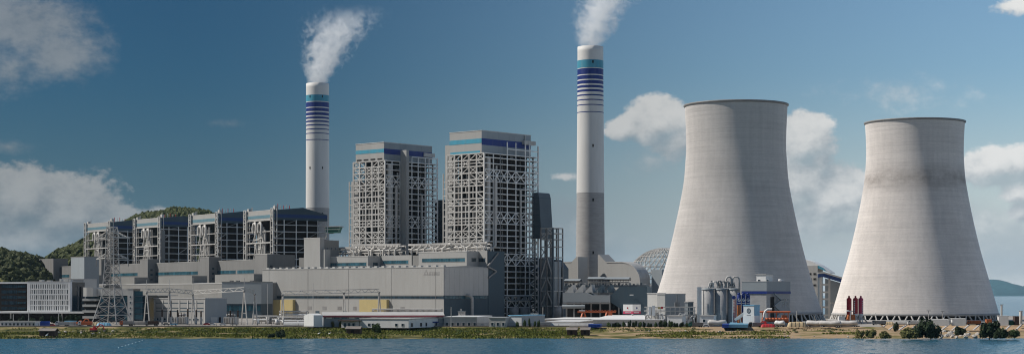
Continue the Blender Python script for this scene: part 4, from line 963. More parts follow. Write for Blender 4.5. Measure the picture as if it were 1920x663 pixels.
def blue_tanks():
    k0 = gY(610.2); names = ('left one of three blue topped tanks, orange below, ringed by a ladder', 'middle one of the three blue topped tanks', 'right one of three blue topped tanks, above the white batching hut')
    for i, px in enumerate((1385.5, 1394, 1402.5)):
        fr = frame_at(px, k0 + i * 1.0, 0); k = fr.oy / F; z = fr.z; t = Thing('blue_tank', names[i], 'tank', fr, group='blue topped tanks'); r = 3.9 * k
        t.part('upper_shell', MB().lathe([(r, z(571)), (r, z(552.5)), (r - .2, z(551.8)), (.1, z(551))], n=24), 'navy'); t.part('lower_shell', MB().lathe([(.4, G + 1.2), (r - .02, z(592)), (r - .02, z(571))], n=24), 'rust' if i == 0 else 'navy')
        t.part('logo', MB().lathe([(.9, 0), (1.5, 0)], n=16), 'bright') if 0 else None
        # white ring mark with a bar, wrapped on the front
        mb = MB(); zc = z(561.5)
        for a in range(14):
            if a in (1, 2): continue
            a0, a1 = 2 * math.pi * a / 14, 2 * math.pi * (a + 1) / 14
            mb.add([(rr * math.cos(q), -math.sqrt(max(.1, r * r - (rr * math.cos(q)) ** 2)) - .05, zc + rr * math.sin(q)) for q in (a0, a1) for rr in (.55, 1.05)], [(0, 2, 3, 1)])
        mb.box(-.2, .95, -r - .05, -r + .1, zc - .2, zc + .15); mb.box(-1.1, 1.1, -r - .05, -r + .3, zc - 2.3, zc - 1.9)
        t.part('logo', mb, 'bright')
        for sx in (-.75, .75):
            for sy in (-.75, .75): t.member('leg', (sx * r, sy * r, G), (sx * r, sy * r, z(588)), .35, 'rust')
        t.part('filter_cap', MB().cyl((0, 0, z(551.3)), (0, 0, z(548)), .9, n=10), 'navy')
    fr = frame_at(1376, k0 - 1, 0); t = Thing('ladder_mast', 'red and white ladder mast left of the blue topped tanks', 'mast', fr); z = fr.z
    for s in (-.8, .8): t.member('rail', (s, 0, G), (s, 0, z(560)), .4, 'red' if s > 0 else 'bright')
    for i in range(18): zz = G + (z(560) - G) * (i + .5) / 18; t.member('rung', (-.8, 0, zz), (.8, 0, zz), .25, 'red')
    t.part('pulley', MB().cyl((0, -.5, z(557)), (0, .5, z(557)), 1.2, n=12), 'navy')
    t = corner_building('batching_hut', 'white batching hut with a pale blue cap and round mark', 'hut', 1394, 1414, 1424, 611.3, 572, 30, 'bright', None, 'sky_blue')
    zm = t.fr.z(591); t.box('lower_cladding', 'bright', -t.w_ - .25, .25, -.25, t.d_ + .25, G, zm); t.box('side_panel', 'sky_blue', .02, .2, .1, t.d_ - .1, zm, t.zt)
    mb = MB(); c = -t.w_ * .5; zc = t.fr.z(582)
    for a in range(16):
        a0, a1 = 2 * math.pi * a / 16, 2 * math.pi * (a + 1) / 16; mb.add([(c + rr * .8 * math.cos(q), -.08, zc + rr * math.sin(q)) for q in (a0, a1) for rr in (1.1, 1.7)], [(0, 2, 3, 1)])
    mb.box(c - .3, c + .35, -.09, -.04, zc - .9, zc + .8); mb.box(c - 1.4, c + 1.4, -.09, -.04, zc - 3.2, zc - 2.7); t.part('logo', mb, 'slate')
    fr = frame_at(1389, k0 - 6, 0); v = Thing('belt_conveyor', 'inclined belt conveyor feeding the white batching hut', 'conveyor', fr)
    x = lambda p: fr.lx(p); v.member('belt', (x(1378), 0, fr.z(599)), (x(1396), 0, fr.z(586)), .7, 'bright', h=1.6); v.member('belt_frame', (x(1383), -1.2, fr.z(599)), (x(1396), -1.2, fr.z(589)), .4, 'steel'); v.member('leg', (x(1388), 0, G), (x(1388), 0, fr.z(592)), .4, 'steel')
blue_tanks()

def gallery():
    """Coal conveyor gallery and building between the two cooling towers."""
    fr = frame_at(1530, 1500, 20); t = Thing('transfer_building', 'pale transfer building with square windows and a rounded roof between the cooling towers', 'industrial building', fr)
    z = fr.z; x = lambda p: fr.lx(p, 0)
    t.part('wall', MB().box(x(1500), x(1533), 0, 26, G, z(497)), 'white'); 
    t.part('roof', MB().prism_y([(x(1495), z(488)), (x(1510), z(486)), (x(1522), z(489.5)), (x(1535), z(496)), (x(1556), z(510)), (x(1556), z(512)), (x(1533), z(499)), (x(1495), z(496.8))], 1, 25), 'bright')
    t.part('roof_trim', MB().prism_y([(x(1533), z(496.8)), (x(1544), z(502)), (x(1549), z(508)), (x(1533), z(502))], .2, .95), 'teal')
    for p, q in ((1519, 513), (1527.5, 513), (1527.5, 522.5), (1527.5, 534), (1519, 522.5)): window(t, 'f', x(p), 0, z(q), 2.4, 2.0, 'dark', 'white')
    g = frame_at(1535, 1480, 8); u = Thing('conveyor_gallery', 'sloping conveyor gallery with a blue underside on tall pale posts', 'conveyor', g)
    zz = g.z; xx = lambda p: g.lx(p, 0)
    P = lambda dy: [(xx(1534), zz(513 + dy)), (xx(1545), zz(512 + dy)), (xx(1602), zz(529 + dy))]
    def slab(a, b): return [(p[0], p[1]) for p in P(a)] + [(p[0], p[1]) for p in reversed(P(b))]
    u.part('roof', MB().prism_y(slab(-3, 0), -2, 10), 'white'); u.part('side_girder', MB().prism_y(slab(0, 6.5), -1.5, 9.5), 'blue')
    for i in range(12):
        f = i / 11; p = 1546 + f * 54; d = 17 * (p - 1545) / 57; u.member('hanger', (xx(p), -1.8, zz(512 + d)), (xx(p), -1.8, zz(519.5 + d)), .35, 'navy')
    u.part('rear_wall', MB().prism_y([(xx(1548), G), (xx(1600), G), (xx(1600), zz(536)), (xx(1548), zz(521))], 11, 12), 'slate_light')
    for p, y1 in ((1539, 515), (1555, 518)): u.member('post', (xx(p), 0, G), (xx(p), 0, zz(y1)), 1.7, 'white')
    for q in (533, 547, 560, 575, 590): u.member('rung_beam', (xx(1539), 0, zz(q)), (xx(1555), 0, zz(q)), 1.5, 'white')
    u.part('bent_support', MB().pipe([(xx(1578), -1, zz(530)), (xx(1580), -1, zz(534)), (xx(1580), -1, G)], .8), 'white')
    # dim far wall between the posts
    m = Thing('lamp_mast', 'thin lamp mast between the two cooling towers', 'mast', frame_at(1562, 1420, 0)); m.member('pole', (0, 0, G), (0, 0, Z_at(566, 1420)), .5, 'steel_dark'); m.box('lamp_head', 'steel_dark', -2, 2, -.5, .5, Z_at(568, 1420), Z_at(566, 1420))
gallery()

def red_silos():
    nm = ('leftmost slim red silo before the seaward cooling tower', 'middle slim red silo, with a white foot', 'rightmost slim red silo, with a white foot and ladder')
    for i, px in enumerate((1592, 1604, 1614)):
        fr = frame_at(px, gY(605.5) + i, 0); k = fr.oy / F; z = fr.z; r = 4.6 * k; t = Thing('red_silo', nm[i], 'silo', fr, group='slim red silos')
        t.part('shell', MB().lathe([(r, z(587)), (r, z(559)), (r * .4, z(557.5)), (r * .35, z(554)), (.05, z(553.6))], n=24), 'red' if i != 2 else 'pink'); t.part('lower_shell', MB().lathe([(.4, z(600)), (r * .98, z(594)), (r * .98, z(587))], n=24), 'red' if i == 0 else 'bright')
        for sx in (-.7, .7):
            for sy in (-.7, .7): t.member('leg', (sx * r, sy * r, G), (sx * r, sy * r, z(594)), .35, 'bright')
        if i:
            for j in range(6): t.box('ladder_plate', 'bright', r * .25 if i == 2 else -r * .8, r * .7 if i == 2 else -r * .35, -r - .05, -r * .7, z(563 + 4 * j + 2.2), z(563 + 4 * j))
    fr = frame_at(1590, gY(607), 0); t = Thing('concrete_mixer_plant', 'rusty orange mixing plant with a white canopy below the red silos', 'machine', fr); x = lambda p: fr.lx(p); z = fr.z
    t.part('hopper', MB().prism_y([(x(1588), z(600)), (x(1590), z(589)), (x(1602), z(589)), (x(1603), z(600))], -2, 3), 'rust'); t.box('frame', 'rust', x(1586), x(1605), -2, 3, G, z(601)); t.part('canopy', MB().prism_y([(x(1584), z(583)), (x(1590), z(581)), (x(1598), z(582)), (x(1598), z(583.5))], -3, 3), 'bright')
    t.box('control_cabin', 'bright', x(1572), x(1583), -2, 2, z(603), z(592)); t.box('cabin_base', 'rust', x(1571), x(1584), -2.3, 2.3, G, z(603)); t.member('mast', (x(1593), -2.5, G), (x(1593), -2.5, z(583)), .5, 'bright')
    for a, b in ((1606, 1616), (1616, 1628)): t.member('conveyor_arm', (x(a), 0, z(592)), (x(b), 0, z(606)), .8, 'steel_dark')
red_silos()

# ------------------------------------------------------------------ the old plant: frame B
B = frame_at(512, 1700, 55)
def old_boiler(i, label, xl, xc, xr, yt_l, yt_c, far_gable):
    rg = random.Random(20 + i); cx = B.lx(xc, 0); lx = B.lx(xl, 0); yr = B.ly(xr, cx) if xr - xc > 60 else B.ly(xc, cx) + 52
    t = Thing('old_boiler_house', label, 'boiler house', B, (lx + cx) / 2, 10, G)
    zt = B.z(yt_c, cx, 0); zs = zt - 9.5; zlow = B.z(496, cx, 0); hw = cx - lx
    # clad crown: low on the front, gabled on the side
    ym = yr * .55
    t.part('crown', MB().prism_x([(2, zs), (yr, zs), (yr, zt - 3.5), (ym, zt + 3), (2, zt)], lx + 2, cx - .3), 'slate')
    t.box('roof_edge', 'steel', lx + 1.5, cx, 1.4, 1.99, zt - .1, zt + .5)
    t.box('front_cladding', 'clad', lx + 5, cx - 5, 1.5, 1.95, zs + .3, zt - .12); t.box('stripe', 'teal_pale', lx + 5, cx - 5, 1.36, 1.49, zs + 2.2, zs + 5.2)
    t.box('stripe', 'blue', cx - .29, cx - .15, 2.2, yr - .2, zs + 2.4, zs + 5.6)
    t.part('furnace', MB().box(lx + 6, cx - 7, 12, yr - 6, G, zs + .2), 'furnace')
    # box trusses at the two front corners
    for xx in (lx, cx - 5):
        for dx in (0, 5):
            for dy in (0, 4): t.member('column', (xx + dx, dy, zlow - 12), (xx + dx, dy, zt + 1.5), .9, 'steel')
        n = 9
        for k in range(n):
            z0, z1 = zlow + (zt + 1.5 - zlow) * k / n, zlow + (zt + 1.5 - zlow) * (k + 1) / n
            t.member('beam', (xx, 0, z1), (xx + 5, 0, z1), .65, 'steel'); 
            if k in (7, 8) or rg.random() < .5: t.member('brace', (xx + (5 if k % 2 else 0), 0, z0), (xx + (0 if k % 2 else 5), 0, z1), .55, 'steel')
    # front pipework between the trusses
    lv = [zlow + (zs - zlow) * k / 4 for k in range(5)]
    for k, z in enumerate(lv):
        t.member('beam', (lx + 5, .5, z), (cx - 5, .5, z), 1.1 if k in (0, 2) else .7, 'steel'); t.box('platform', 'grating', lx + 2, cx - 2, 3, 11, z - .5, z - .2)
    xm = (lx + cx) / 2
    for d in (-10.5, -7.5, -4.6, -2.2, 0, 2.4, 5.0, 8.2, 10.8): t.member('riser_pipe', (xm + d, 1.5 + abs(d) % 2, lv[0] + rg.uniform(0, 4)), (xm + d, 1.5 + abs(d) % 2, lv[4] - rg.uniform(1, 9)), rg.uniform(.9, 2.0), 'pipe', rod=True)
    for k in range(9): z = rg.uniform(lv[0], lv[4] - 4); a_ = rg.uniform(-12, 2); t.member('header_pipe', (xm + a_, .8, z), (xm + a_ + rg.uniform(5, 11), .8, z), rg.uniform(.7, 1.5), 'pipe', rod=True)
    for k in range(6): a_ = rg.uniform(-10, 8); t.box('burner_box', rg.choice(('clad2', 'steel', 'slate_light')), xm + a_, xm + a_ + rg.uniform(2, 4), 4, 8, lv[k % 4] + .3, lv[k % 4] + rg.uniform(2.5, 5))
    for d in (-7, 4.5): t.part('elbow_duct', MB().pipe([(xm + d - 3.5, 0, lv[3] - 1), (xm + d - 4.6, 0, lv[3] + 3), (xm + d - 3, 0, lv[4] - 3.0), (xm + d, 0, lv[4] - 2), (xm + d + 2.6, 0, lv[4] - 4.5), (xm + d + 2, 0, lv[3] - 3)], 1.35), 'pipe')
    for s_ in (-1, 1):
        t.member('brace', (xm + s_ * 12, .2, lv[2]), (xm + s_ * 5, .2, lv[3]), .8, 'steel'); t.member('brace', (xm + s_ * 12, .2, lv[0]), (xm + s_ * 4, .2, lv[2]), .8, 'steel'); t.member('brace', (xm, .2, lv[0]), (xm + s_ * 6, .2, lv[2]), .7, 'steel')
    t.part('lower_duct', MB().pipe([(lx + 8, -3, lv[0] - 1.5), (xm, -3, lv[0] - 2.2), (cx - 8, -3, lv[0] - 1.5)], 1.1), 'pipe')
    # side face
    ys = [0] + [yr * f for f in (.20, .42, .62, .82, 1.0)]
    for y in ys: t.member('column', (cx, y, G), (cx, y, zs + .2), 1.0, 'steel_lit', rod=True)
    z = zlow - 14; k = 0
    while z < zs - 1:
        t.member('beam', (cx, 0, z), (cx, yr, z), .75, 'steel_lit', rod=True); t.box('platform', 'grating', cx - 6, cx - .5, 1, yr, z - .5, z - .25)
        for b in range(5):
            if (b + k * 2) % 5 in (0, 2) and k % 2 == 0: t.member('brace', (cx, ys[b], z), (cx, ys[b + 1], min(zs, z + 6.6)), .5, 'steel_dark' if b % 2 else 'steel')
        z += 6.6; k += 1
    # safety valve stacks on the roof
    for j in range(6):
        y = 5 + j * 3.2; t.member('vent_stack', (cx - 6, y, zt - .5), (cx - 6, y, zt + 4 + rg.random() * 2.5), .7, 'red' if j % 2 else 'steel', rod=True)
    for j in range(2): t.member('vent_stack', (lx + 9 + j * 2.6, 4, zt - 1), (lx + 9 + j * 2.6, 4, zt + 4.5), .6, 'steel', rod=True)
    t.box('roof_box', 'steel', lx + 1, lx + 5, 3, 6, zt + .4, zt + 3.2); t.box('roof_box', 'steel', cx - 6, cx - 2, 3, 6, zt + .4, zt + 4)
    t.box('side_duct', 'clad2', cx - 1.5, cx + 1.2, 1.2, 5.5, zlow - 10, zs - 4) if i in (2,) else None
old_boiler(1, 'leftmost old boiler house with pale looping pipes, behind the pylon', 158, 206, 250, 420, 416, 0)
old_boiler(2, 'second old boiler house from the left, under the wooded hill', 250, 300, 354, 412, 408, 0)
old_boiler(3, 'third old boiler house from the left, with a turquoise front stripe', 354, 408, 456, 404, 400, 0)
old_boiler(4, 'old boiler house with a wide gabled dark side, before the banded chimney', 457, 512, 614, 399, 393, 1)
def green_bay():
    f = frame_at(626, 1790, 20); t = Thing('control_cabin', 'green glazed cabin jutting out beside the gabled old boiler house', 'cabin', f, 0, 0, Z_at(436, 1790)); z = f.z
    t.part('cabin', MB().prism_y([(f.lx(612), z(436)), (f.lx(632), z(436)), (f.lx(636), z(425)), (f.lx(610), z(425))], 0, 8), 'green'); t.box('roof', 'steel', f.lx(608), f.lx(638), -.5, 9, z(425), z(423.5)); t.box('railing', 'steel', f.lx(608), f.lx(638), -.6, -.3, z(430), z(429))
    t.member('strut', (f.lx(612), 4, z(436)), (f.lx(604), 4, z(452)), .8, 'steel')
    u = Thing('stair_mast', 'slim steel stair mast between the gabled boiler house and the banded chimney', 'mast', frame_at(612, 1800, 0))
    for s in (-1.6, 1.6): u.member('post', (s, 0, G), (s, 0, Z_at(408, 1800)), .6, 'steel')
    for k in range(12): z0 = Z_at(500 - k * 7.5, 1800); u.member('flight', (-1.6 if k % 2 else 1.6, 0, z0), (1.6 if k % 2 else -1.6, 0, z0 + 4), .5, 'steel')
    u.member('bracket', (0, 0, Z_at(437, 1800)), (8, -6, Z_at(437, 1800)), .8, 'steel')
green_bay()

def old_bay():
    yf = -26.0; xa, xb = B.lx(88, yf), B.lx(527, yf); 
    t = Thing('old_bunker_bay', 'long grey bay with dark window strips below the old boiler houses', 'industrial building', B, (xa + xb) / 2, yf)
    zt = B.z(489, B.lx(420, yf), yf); t.part('wall', MB().box(xa, B.lx(480, yf), yf, -5, G, zt), 'clad3'); t.box('parapet', 'clad', xa, B.lx(480, yf), yf - .2, yf + .6, zt, zt + .6)
    for a, b in ((98, 130), (150, 172), (205, 258), (285, 371), (404, 442), (445, 476)):
        x0, x1 = B.lx(a, yf), B.lx(b, yf); window_band(t, 'f', x0, x1, yf - .02, zt - 12.5, zt - 9.3, max(4, int((b - a) / 4)), 'glass_blue', 'clad2')
    for a, b, yt in ((177, 190, 487), (262, 277, 486), (375, 392, 482), (478, 501, 476.5)):
        x0, x1 = B.lx(a, yf - 9), B.lx(b, yf - 9); z1 = B.z(yt, x1, yf - 9); t.part('buttress_tower', MB().box(x0, x1, yf - 9, yf + (20 if a == 478 else 4), G, z1), 'clad3')
        for k in range(5): t.box('pane', 'glass', x1 + .01, x1 + .12, yf - 6, yf - 3.5, z1 - 12 - k * 5, z1 - 10 - k * 5)
        t.box('coping', 'clad', x0 - .2, x1 + .2, yf - 9.2, yf + 4.2, z1, z1 + .5)
    # end block at the left
    x0, x1 = B.lx(79, yf - 8), B.lx(100, yf - 8); t.part('end_block', MB().box(x0 - 22, x1, yf - 8, yf + 10, G, B.z(484, x1, yf - 8)), 'clad3')
    f = frame_at(158, 1830, 55); u = Thing('grey_annex', 'plain grey block in shade left of the leftmost old boiler house', 'building', f); u.part('wall', MB().box(f.lx(133), f.lx(158), 0, 16, G, f.z(481)), 'slate_light'); u.box('roof', 'clad2', f.lx(133) - .3, .3, -.3, 16.3, f.z(481), f.z(480))
old_bay()

def old_hall():
    yf = -70.0; xa, xb = B.lx(150, yf), B.lx(496, yf); zt = B.z(531, B.lx(420, yf), yf)
    t = Thing('old_turbine_hall', 'long whitish old turbine hall below the grey bay with dark strips', 'industrial hall', B, (xa + xb) / 2, yf)
    t.part('core', MB().box(xa, xb, yf + .4, -36, G, zt - .4), 'clad2'); n = 26
    for i in range(n): t.box('cladding_panel', 'clad2', xa + (xb - xa) * i / n + .05, xa + (xb - xa) * (i + 1) / n - .05, yf, yf + .4, G, zt - .05)
    t.part('roof', MB().prism_x([(yf - .3, zt), (yf + 17, zt + 1.3), (-35.6, zt), (-35.6, zt - .35), (yf - .3, zt - .35)], xa - .3, xb + .3), 'clad')
    for a, b, yt in ((152, 172, 515), (228, 252, 519), (297, 360, 516.5), (403, 476, 513)):
        x0, x1 = B.lx(a, yf + 10), B.lx(b, yf + 10); t.part('roof_block', MB().box(x0, x1, yf + 10, yf + 26, zt - .5, B.z(yt, x1, yf + 10)), 'clad2')
    e = MB(); u = B.lx(391, yf); z = zt - 9
    e.add([(u - 1.6, yf - .05, z - 1.5), (u + 1.6, yf - .05, z - 1.5), (u, yf - .05, z + 2.4)], [(0, 1, 2)]); t.part('emblem', e, 'clad2')
    for i in range(4):
        g = MB(); uu = u + 5 + i * 4.2
        for dz in (-.9, .1, 1.1): g.box(uu - 1.2, uu + 1.2, yf - .06, yf - .02, z + dz, z + dz + .3)
        g.box(uu - .2, uu + .2, yf - .06, yf - .02, z - 1, z + 1.4); t.part('letter', g, 'clad2')
    zz = B.z(548, xa, yf); window_band(t, 'f', B.lx(300, yf), B.lx(345, yf), yf - .02, zt - 18, zt - 16, 12, 'glass', 'clad2')
old_hall()

# ------------------------------------------------------------------ buildings at the left, nearer the water
def offices():
    f = frame_at(130, gY(602.5), 14); x = lambda p: f.lx(p, 0); z = f.z
    t = Thing('fin_office', 'five-storey office block with a white facade of narrow upright slots', 'office block', f, x(92), 0)
    t.part('core', MB().box(x(55), x(130), .7, 24, z(585), z(528)), 'glass'); 
    y0, y1 = 531, 582; nst = 5
    for k in range(nst + 1):
        yy = y0 + (y1 - y0) * k / nst; t.box('floor_band', 'bright', x(55), x(130), -.05, .72, z(yy + 1.1), z(yy - 1.1 - (3 if k == 0 else 0)))
    rg = random.Random(4)
    for k in range(nst):
        ya, yb_ = y0 + (y1 - y0) * k / nst + 1.1, y0 + (y1 - y0) * (k + 1) / nst - 1.1
        for i in range(21):
            p = 59.5 + i * 3.45 + rg.uniform(-.35, .35); w_ = rg.uniform(.6, 1.1); t.box('fin', 'bright', x(p - w_), x(p + w_), 0, .7, z(yb_), z(ya))
    t.box('end_pier', 'bright', x(51), x(57), -.1, 2.0, z(583), z(528)); t.box('end_pier', 'bright', x(128.5), x(131.5), -.1, 3.0, z(583), z(528))
    t.box('roof', 'white', x(51), x(131.5), -.2, 24, z(528), z(526.6))
    for p, w_, h in ((66, 5, 3), (80, 7, 2), (104, 3, 5), (114, 6, 4), (121, 4, 3)): t.box('roof_unit', 'white', x(p), x(p + w_), 6, 10, z(526.6), z(526.6 - h))
    t.box('podium', 'bright', x(-6), x(166), -4, 20, z(586.5), z(583.2)); 
    for p in (4, 22, 40, 60, 80, 100, 118, 132): t.box('podium_pier', 'dark' if p % 4 == 0 else 'white', x(p), x(p + 1.4), -2.5, -1.3, G, z(586.5))
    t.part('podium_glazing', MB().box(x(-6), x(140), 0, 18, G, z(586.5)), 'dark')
    f2 = frame_at(51, gY(601), 14); x2 = lambda p: f2.lx(p, 0); z2 = f2.z
    u = Thing('glass_office', 'dark glass office wing with rows of bluish windows at the picture\'s left edge', 'office block', f2, x2(25), 0)
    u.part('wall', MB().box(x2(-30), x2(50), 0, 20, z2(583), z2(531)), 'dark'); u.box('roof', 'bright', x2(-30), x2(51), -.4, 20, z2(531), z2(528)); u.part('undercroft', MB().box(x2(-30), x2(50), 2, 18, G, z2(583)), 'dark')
    for k in range(5):
        yy = 536 + k * 10.3
        for i in range(5): window(u, 'f', x2(34.5 + i * 3.1), 0, z2(yy), 1.1, 1.6, 'glass_blue', 'slate', fw=.1)
        for i in range(9): u.box('pane', 'glass', x2(3 + i * 3.3), x2(5.6 + i * 3.3), -.05, .02, z2(yy + 3), z2(yy - 3))
    s = Thing('fire_escape', 'black outside stair between the slotted office and the white terrace block', 'stairs', frame_at(139, gY(602), 14)); zz = s.fr.z; k = s.fr.oy / F
    s.box('back_wall', 'dark', -4, 3.5, 4, 5, G, zz(537))
    for i in range(5):
        z0, z1 = zz(588 - i * 10), zz(578 - i * 10); s.member('flight', (-2.6 if i % 2 else 2.6, 0, z0), (2.6 if i % 2 else -2.6, 0, z1), .9, 'steel_dark'); s.member('landing', (-3.2, 0, z1), (3.2, 0, z1), .35, 'steel_dark', h=3)
    for sx in (-3.2, 3.2): s.member('post', (sx, 0, G), (sx, 0, zz(545)), .4, 'steel_dark')
    v = frame_at(152, gY(599), 14); w_ = Thing('white_tower_block', 'blank white block behind the black outside stair', 'building', v); w_.part('wall', MB().box(v.lx(127), v.lx(157), 0, 22, G, v.z(523)), 'white'); w_.box('roof', 'ptile', v.lx(127) - .3, v.lx(157) + .3, -.3, 22, v.z(523), v.z(522)); w_.part('water_tank', MB().cyl((v.lx(112), 8, v.z(540)), (v.lx(112), 8, v.z(523)), 4, n=18), 'white')
offices()

def midrise():
    f = frame_at(236, gY(603.5), 14); x = lambda p: f.lx(p, 0); z = f.z
    t = Thing('terrace_block', 'white terrace block with curved parapet and dark glass behind the pylon', 'office block', f, x(205), 0)
    t.part('core', MB().box(x(157), x(268), 3, 24, G, z(553)), 'glass')
    t.part('parapet', MB().prism_z([(x(155), 1), (x(157), -.6), (x(164), -1.4), (x(176), -1.2), (x(182), 1.5), (x(182), 10), (x(155), 10)], z(555), z(538)), 'white')
    t.box('parapet', 'white', x(182), x(240), .5, 10, z(553.5), z(541))
    for k in range(4): yy = 559 + k * 11; t.box('terrace_slab', 'white', x(155.5), x(181.5), -.8, 8, z(yy + 4.5), z(yy)); t.box('soffit_recess', 'dark', x(156), x(181), 1.0, 7, z(yy + 9.5), z(yy + 4.6))
    for k in range(4):
        for i in range(7): t.box('pane', 'glass_blue' if (k + i) % 3 == 0 else 'glass', x(184 + i * 7.6), x(190.8 + i * 7.6), 2.85, 2.99, z(565 + k * 11), z(556 + k * 11))
        t.box('floor_band', 'slate', x(183), x(238), 2.7, 3.0, z(567.2 + k * 11), z(565.3 + k * 11))
    t.part('stair_pier', MB().box(x(239), x(249.5), 0, 12, G, z(541)), 'white')
    for k in range(4): window(t, 'f', x(244.5), 0, z(556 + k * 10.5), 1.5, 1.7)
    for k in range(5): t.box('pane', 'glass_blue', x(250.5), x(265), 1.2, 2.95, z(553.5 + k * 11), z(545 + k * 11)); t.box('floor_band', 'slate', x(250.5), x(266), 1.0, 3.0, z(555.5 + k * 11), z(553.6 + k * 11))
    t.box('roof', 'white', x(238), x(268), -.2, 20, z(541), z(540)); t.box('roof', 'white', x(157), x(239), 9.9, 24, z(553), z(552.2))
    g = frame_at(288, gY(600.5), 14); u = Thing('dark_glass_block', 'dark glazed block between the terrace block and the switch house', 'building', g); u.part('wall', MB().box(g.lx(264), g.lx(296), 0, 18, G, g.z(554)), 'glass'); u.box('roof', 'white', g.lx(264), g.lx(315), -.3, 18, g.z(554), g.z(552.5))
    for k in range(5): u.box('floor_band', 'slate', g.lx(266), g.lx(296), -.15, -.02, g.z(562 + k * 9), g.z(560.8 + k * 9))
midrise()

def switch_house():
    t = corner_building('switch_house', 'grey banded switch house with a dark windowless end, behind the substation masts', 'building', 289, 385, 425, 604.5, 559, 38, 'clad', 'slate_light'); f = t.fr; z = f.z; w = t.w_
    for yy in (567.5, 577, 583): t.box('slate_band', 'slate', -w + 2, -2, -.12, .02, z(yy + .7), z(yy - .7))  # slate strips slightly proud of the front wall
    for i in range(13): window(t, 'f', -w + 4 + i * (w - 8) / 12, 0, z(598.5), 2.6, 1.9)
    for i in range(7): t.box('pilaster', 'white', -w + i * (w - 1) / 6, -w + i * (w - 1) / 6 + 1, -.35, 0, G, z(562))
    t.box('door', 'white', .13, .25, t.d_ * .25, t.d_ * .55, G, z(594)); t.box('door', 'dark', .13, .22, t.d_ * .62, t.d_ * .72, G, z(594))
    f = frame_at(490, 1500, 14); u = Thing('control_block', 'grey block with a dark glazed base wedged against the turbine hall\'s far end', 'building', f, f.lx(452), 0)
    u.part('wall', MB().box(f.lx(416), f.lx(490), 0, 26, f.z(569), f.z(528)), 'slate_light'); u.part('base', MB().box(f.lx(417), f.lx(489.5), .6, 25, G, f.z(569)), 'slate'); u.box('roof', 'clad2', f.lx(416) - .3, .2, -.3, 26, f.z(528), f.z(527))
    for i in range(14): u.box('pane', 'glass_blue', f.lx(424 + i * 4.6), f.lx(428 + i * 4.6), .45, .62, f.z(582), f.z(572))
    for p in (428, 440, 466): u.box('roof_unit', 'steel_dark', f.lx(p), f.lx(p + 5), 3, 6, f.z(527), f.z(525))
switch_house()

# ------------------------------------------------------------------ pylon, substation gantries, masts
def pylon():
    f = frame_at(210, gY(607), 20); k = f.oy / F; z = f.z; t = Thing('pylon', 'tall lattice transmission pylon rising before the leftmost old boiler house', 'pylon', f)
    lev = [(607, 27), (590, 22.5), (573, 18.5), (556, 14.2), (540, 12.6), (524, 11.3), (510, 10.3), (496, 9.6), (483, 9), (471, 8.5), (459, 8.2), (448, 8), (437, 7.6), (425, 7.2)]
    def cor(i, c): h = lev[i][1] * k; return ((-h, -h), (h, -h), (h, h), (-h, h))[c] + (z(lev[i][0]) if i else G,)
    n = len(lev)
    for i in range(n - 1):
        for c in range(4):
            t.member('leg', cor(i, c), cor(i + 1, c), .55 if i < 4 else .42, 'steel'); d = (c + 1) % 4
            t.member('brace', cor(i, c), cor(i + 1, d), .25, 'steel_dark'); t.member('brace', cor(i, d), cor(i + 1, c), .25, 'steel_dark'); t.member('tie', cor(i + 1, c), cor(i + 1, d), .26, 'steel')
    for (yy, xl_, xr_, rise) in ((447, -36, 38, 10), (485, -34, 36, 8)):
        for sx in (xl_, xr_):
            e = (sx * k, 0, z(yy)); hh = 8.2 * k
            for sy in (-1, 1):
                t.member('arm', (math.copysign(hh, sx), sy * hh, z(yy - 2)), e, .55, 'steel'); t.member('arm', (math.copysign(hh, sx), sy * hh, z(yy - 2 - rise)), e, .5, 'steel')
            for q in (.3, .6):
                t.member('arm_brace', (math.copysign(hh, sx) * (1 - q) + e[0] * q, 0, z(yy - 2) * (1 - q) + e[2] * q), (math.copysign(hh, sx) * (1 - q + .2) + e[0] * (q - .2), 0, z(yy - 2 - rise) * (1 - q + .2) + e[2] * (q - .2)), .35, 'steel')
            t.member('insulator', e, (e[0], 0, e[2] - 5), .45, 'steel_dark', rod=True)
pylon()

def a_mast(px, yb, yt, spread, label, rod_top=None, deg=30):
    f = frame_at(px, gY(yb), deg); k = f.oy / F; t = Thing('substation_mast', label, 'mast', f, group='substation masts'); zt = f.z(yt); s = spread * k
    t.member('leg', (-s, 0, G), (-.25, 0, zt), .6, 'steel'); t.member('leg', (s, 0, G), (.25, 0, zt), .6, 'steel'); t.member('leg', (0, s * 1.2, G), (0, .2, zt), .5, 'steel')
    for q in (.35, .7): t.member('tie', (-s * (1 - q), 0, G + (zt - G) * q), (s * (1 - q), 0, G + (zt - G) * q), .35, 'steel')
    t.part('head', MB().cyl((0, 0, zt - .6), (0, 0, zt + .8), .5, 1.0, n=8), 'steel_dark')
    if rod_top: t.member('lightning_rod', (0, 0, zt), (0, 0, f.z(rod_top)), .32, 'steel', rod=True)
    return (f.ox, f.oy, zt)
ms = {}
for key, px, yb, yt, sp, lb, rt in (('a', 275, 606, 549, 7, 'leftmost A-shaped mast, before the dark glazed block', 524), ('b', 318, 606, 548, 5, 'A-shaped mast before the switch house\'s left third', 522), ('c', 362, 606, 552, 5, 'A-shaped mast before the switch house\'s right third', 520),
                            ('d', 458, 608, 546, 7, 'tall A-shaped mast before the grey control block', 520), ('e', 478, 608, 552, 6, 'A-shaped mast close by the turbine hall\'s far corner', None), ('f', 530, 605, 553, 4, 'A-shaped mast before the left yellow panel', None),
                            ('g', 645, 603, 550, 4, 'A-shaped mast midway along the turbine hall', None), ('h', 711, 603, 548.5, 4, 'A-shaped mast before the right yellow panel', None)):
    ms[key] = a_mast(px, yb, yt, sp, lb, rt)
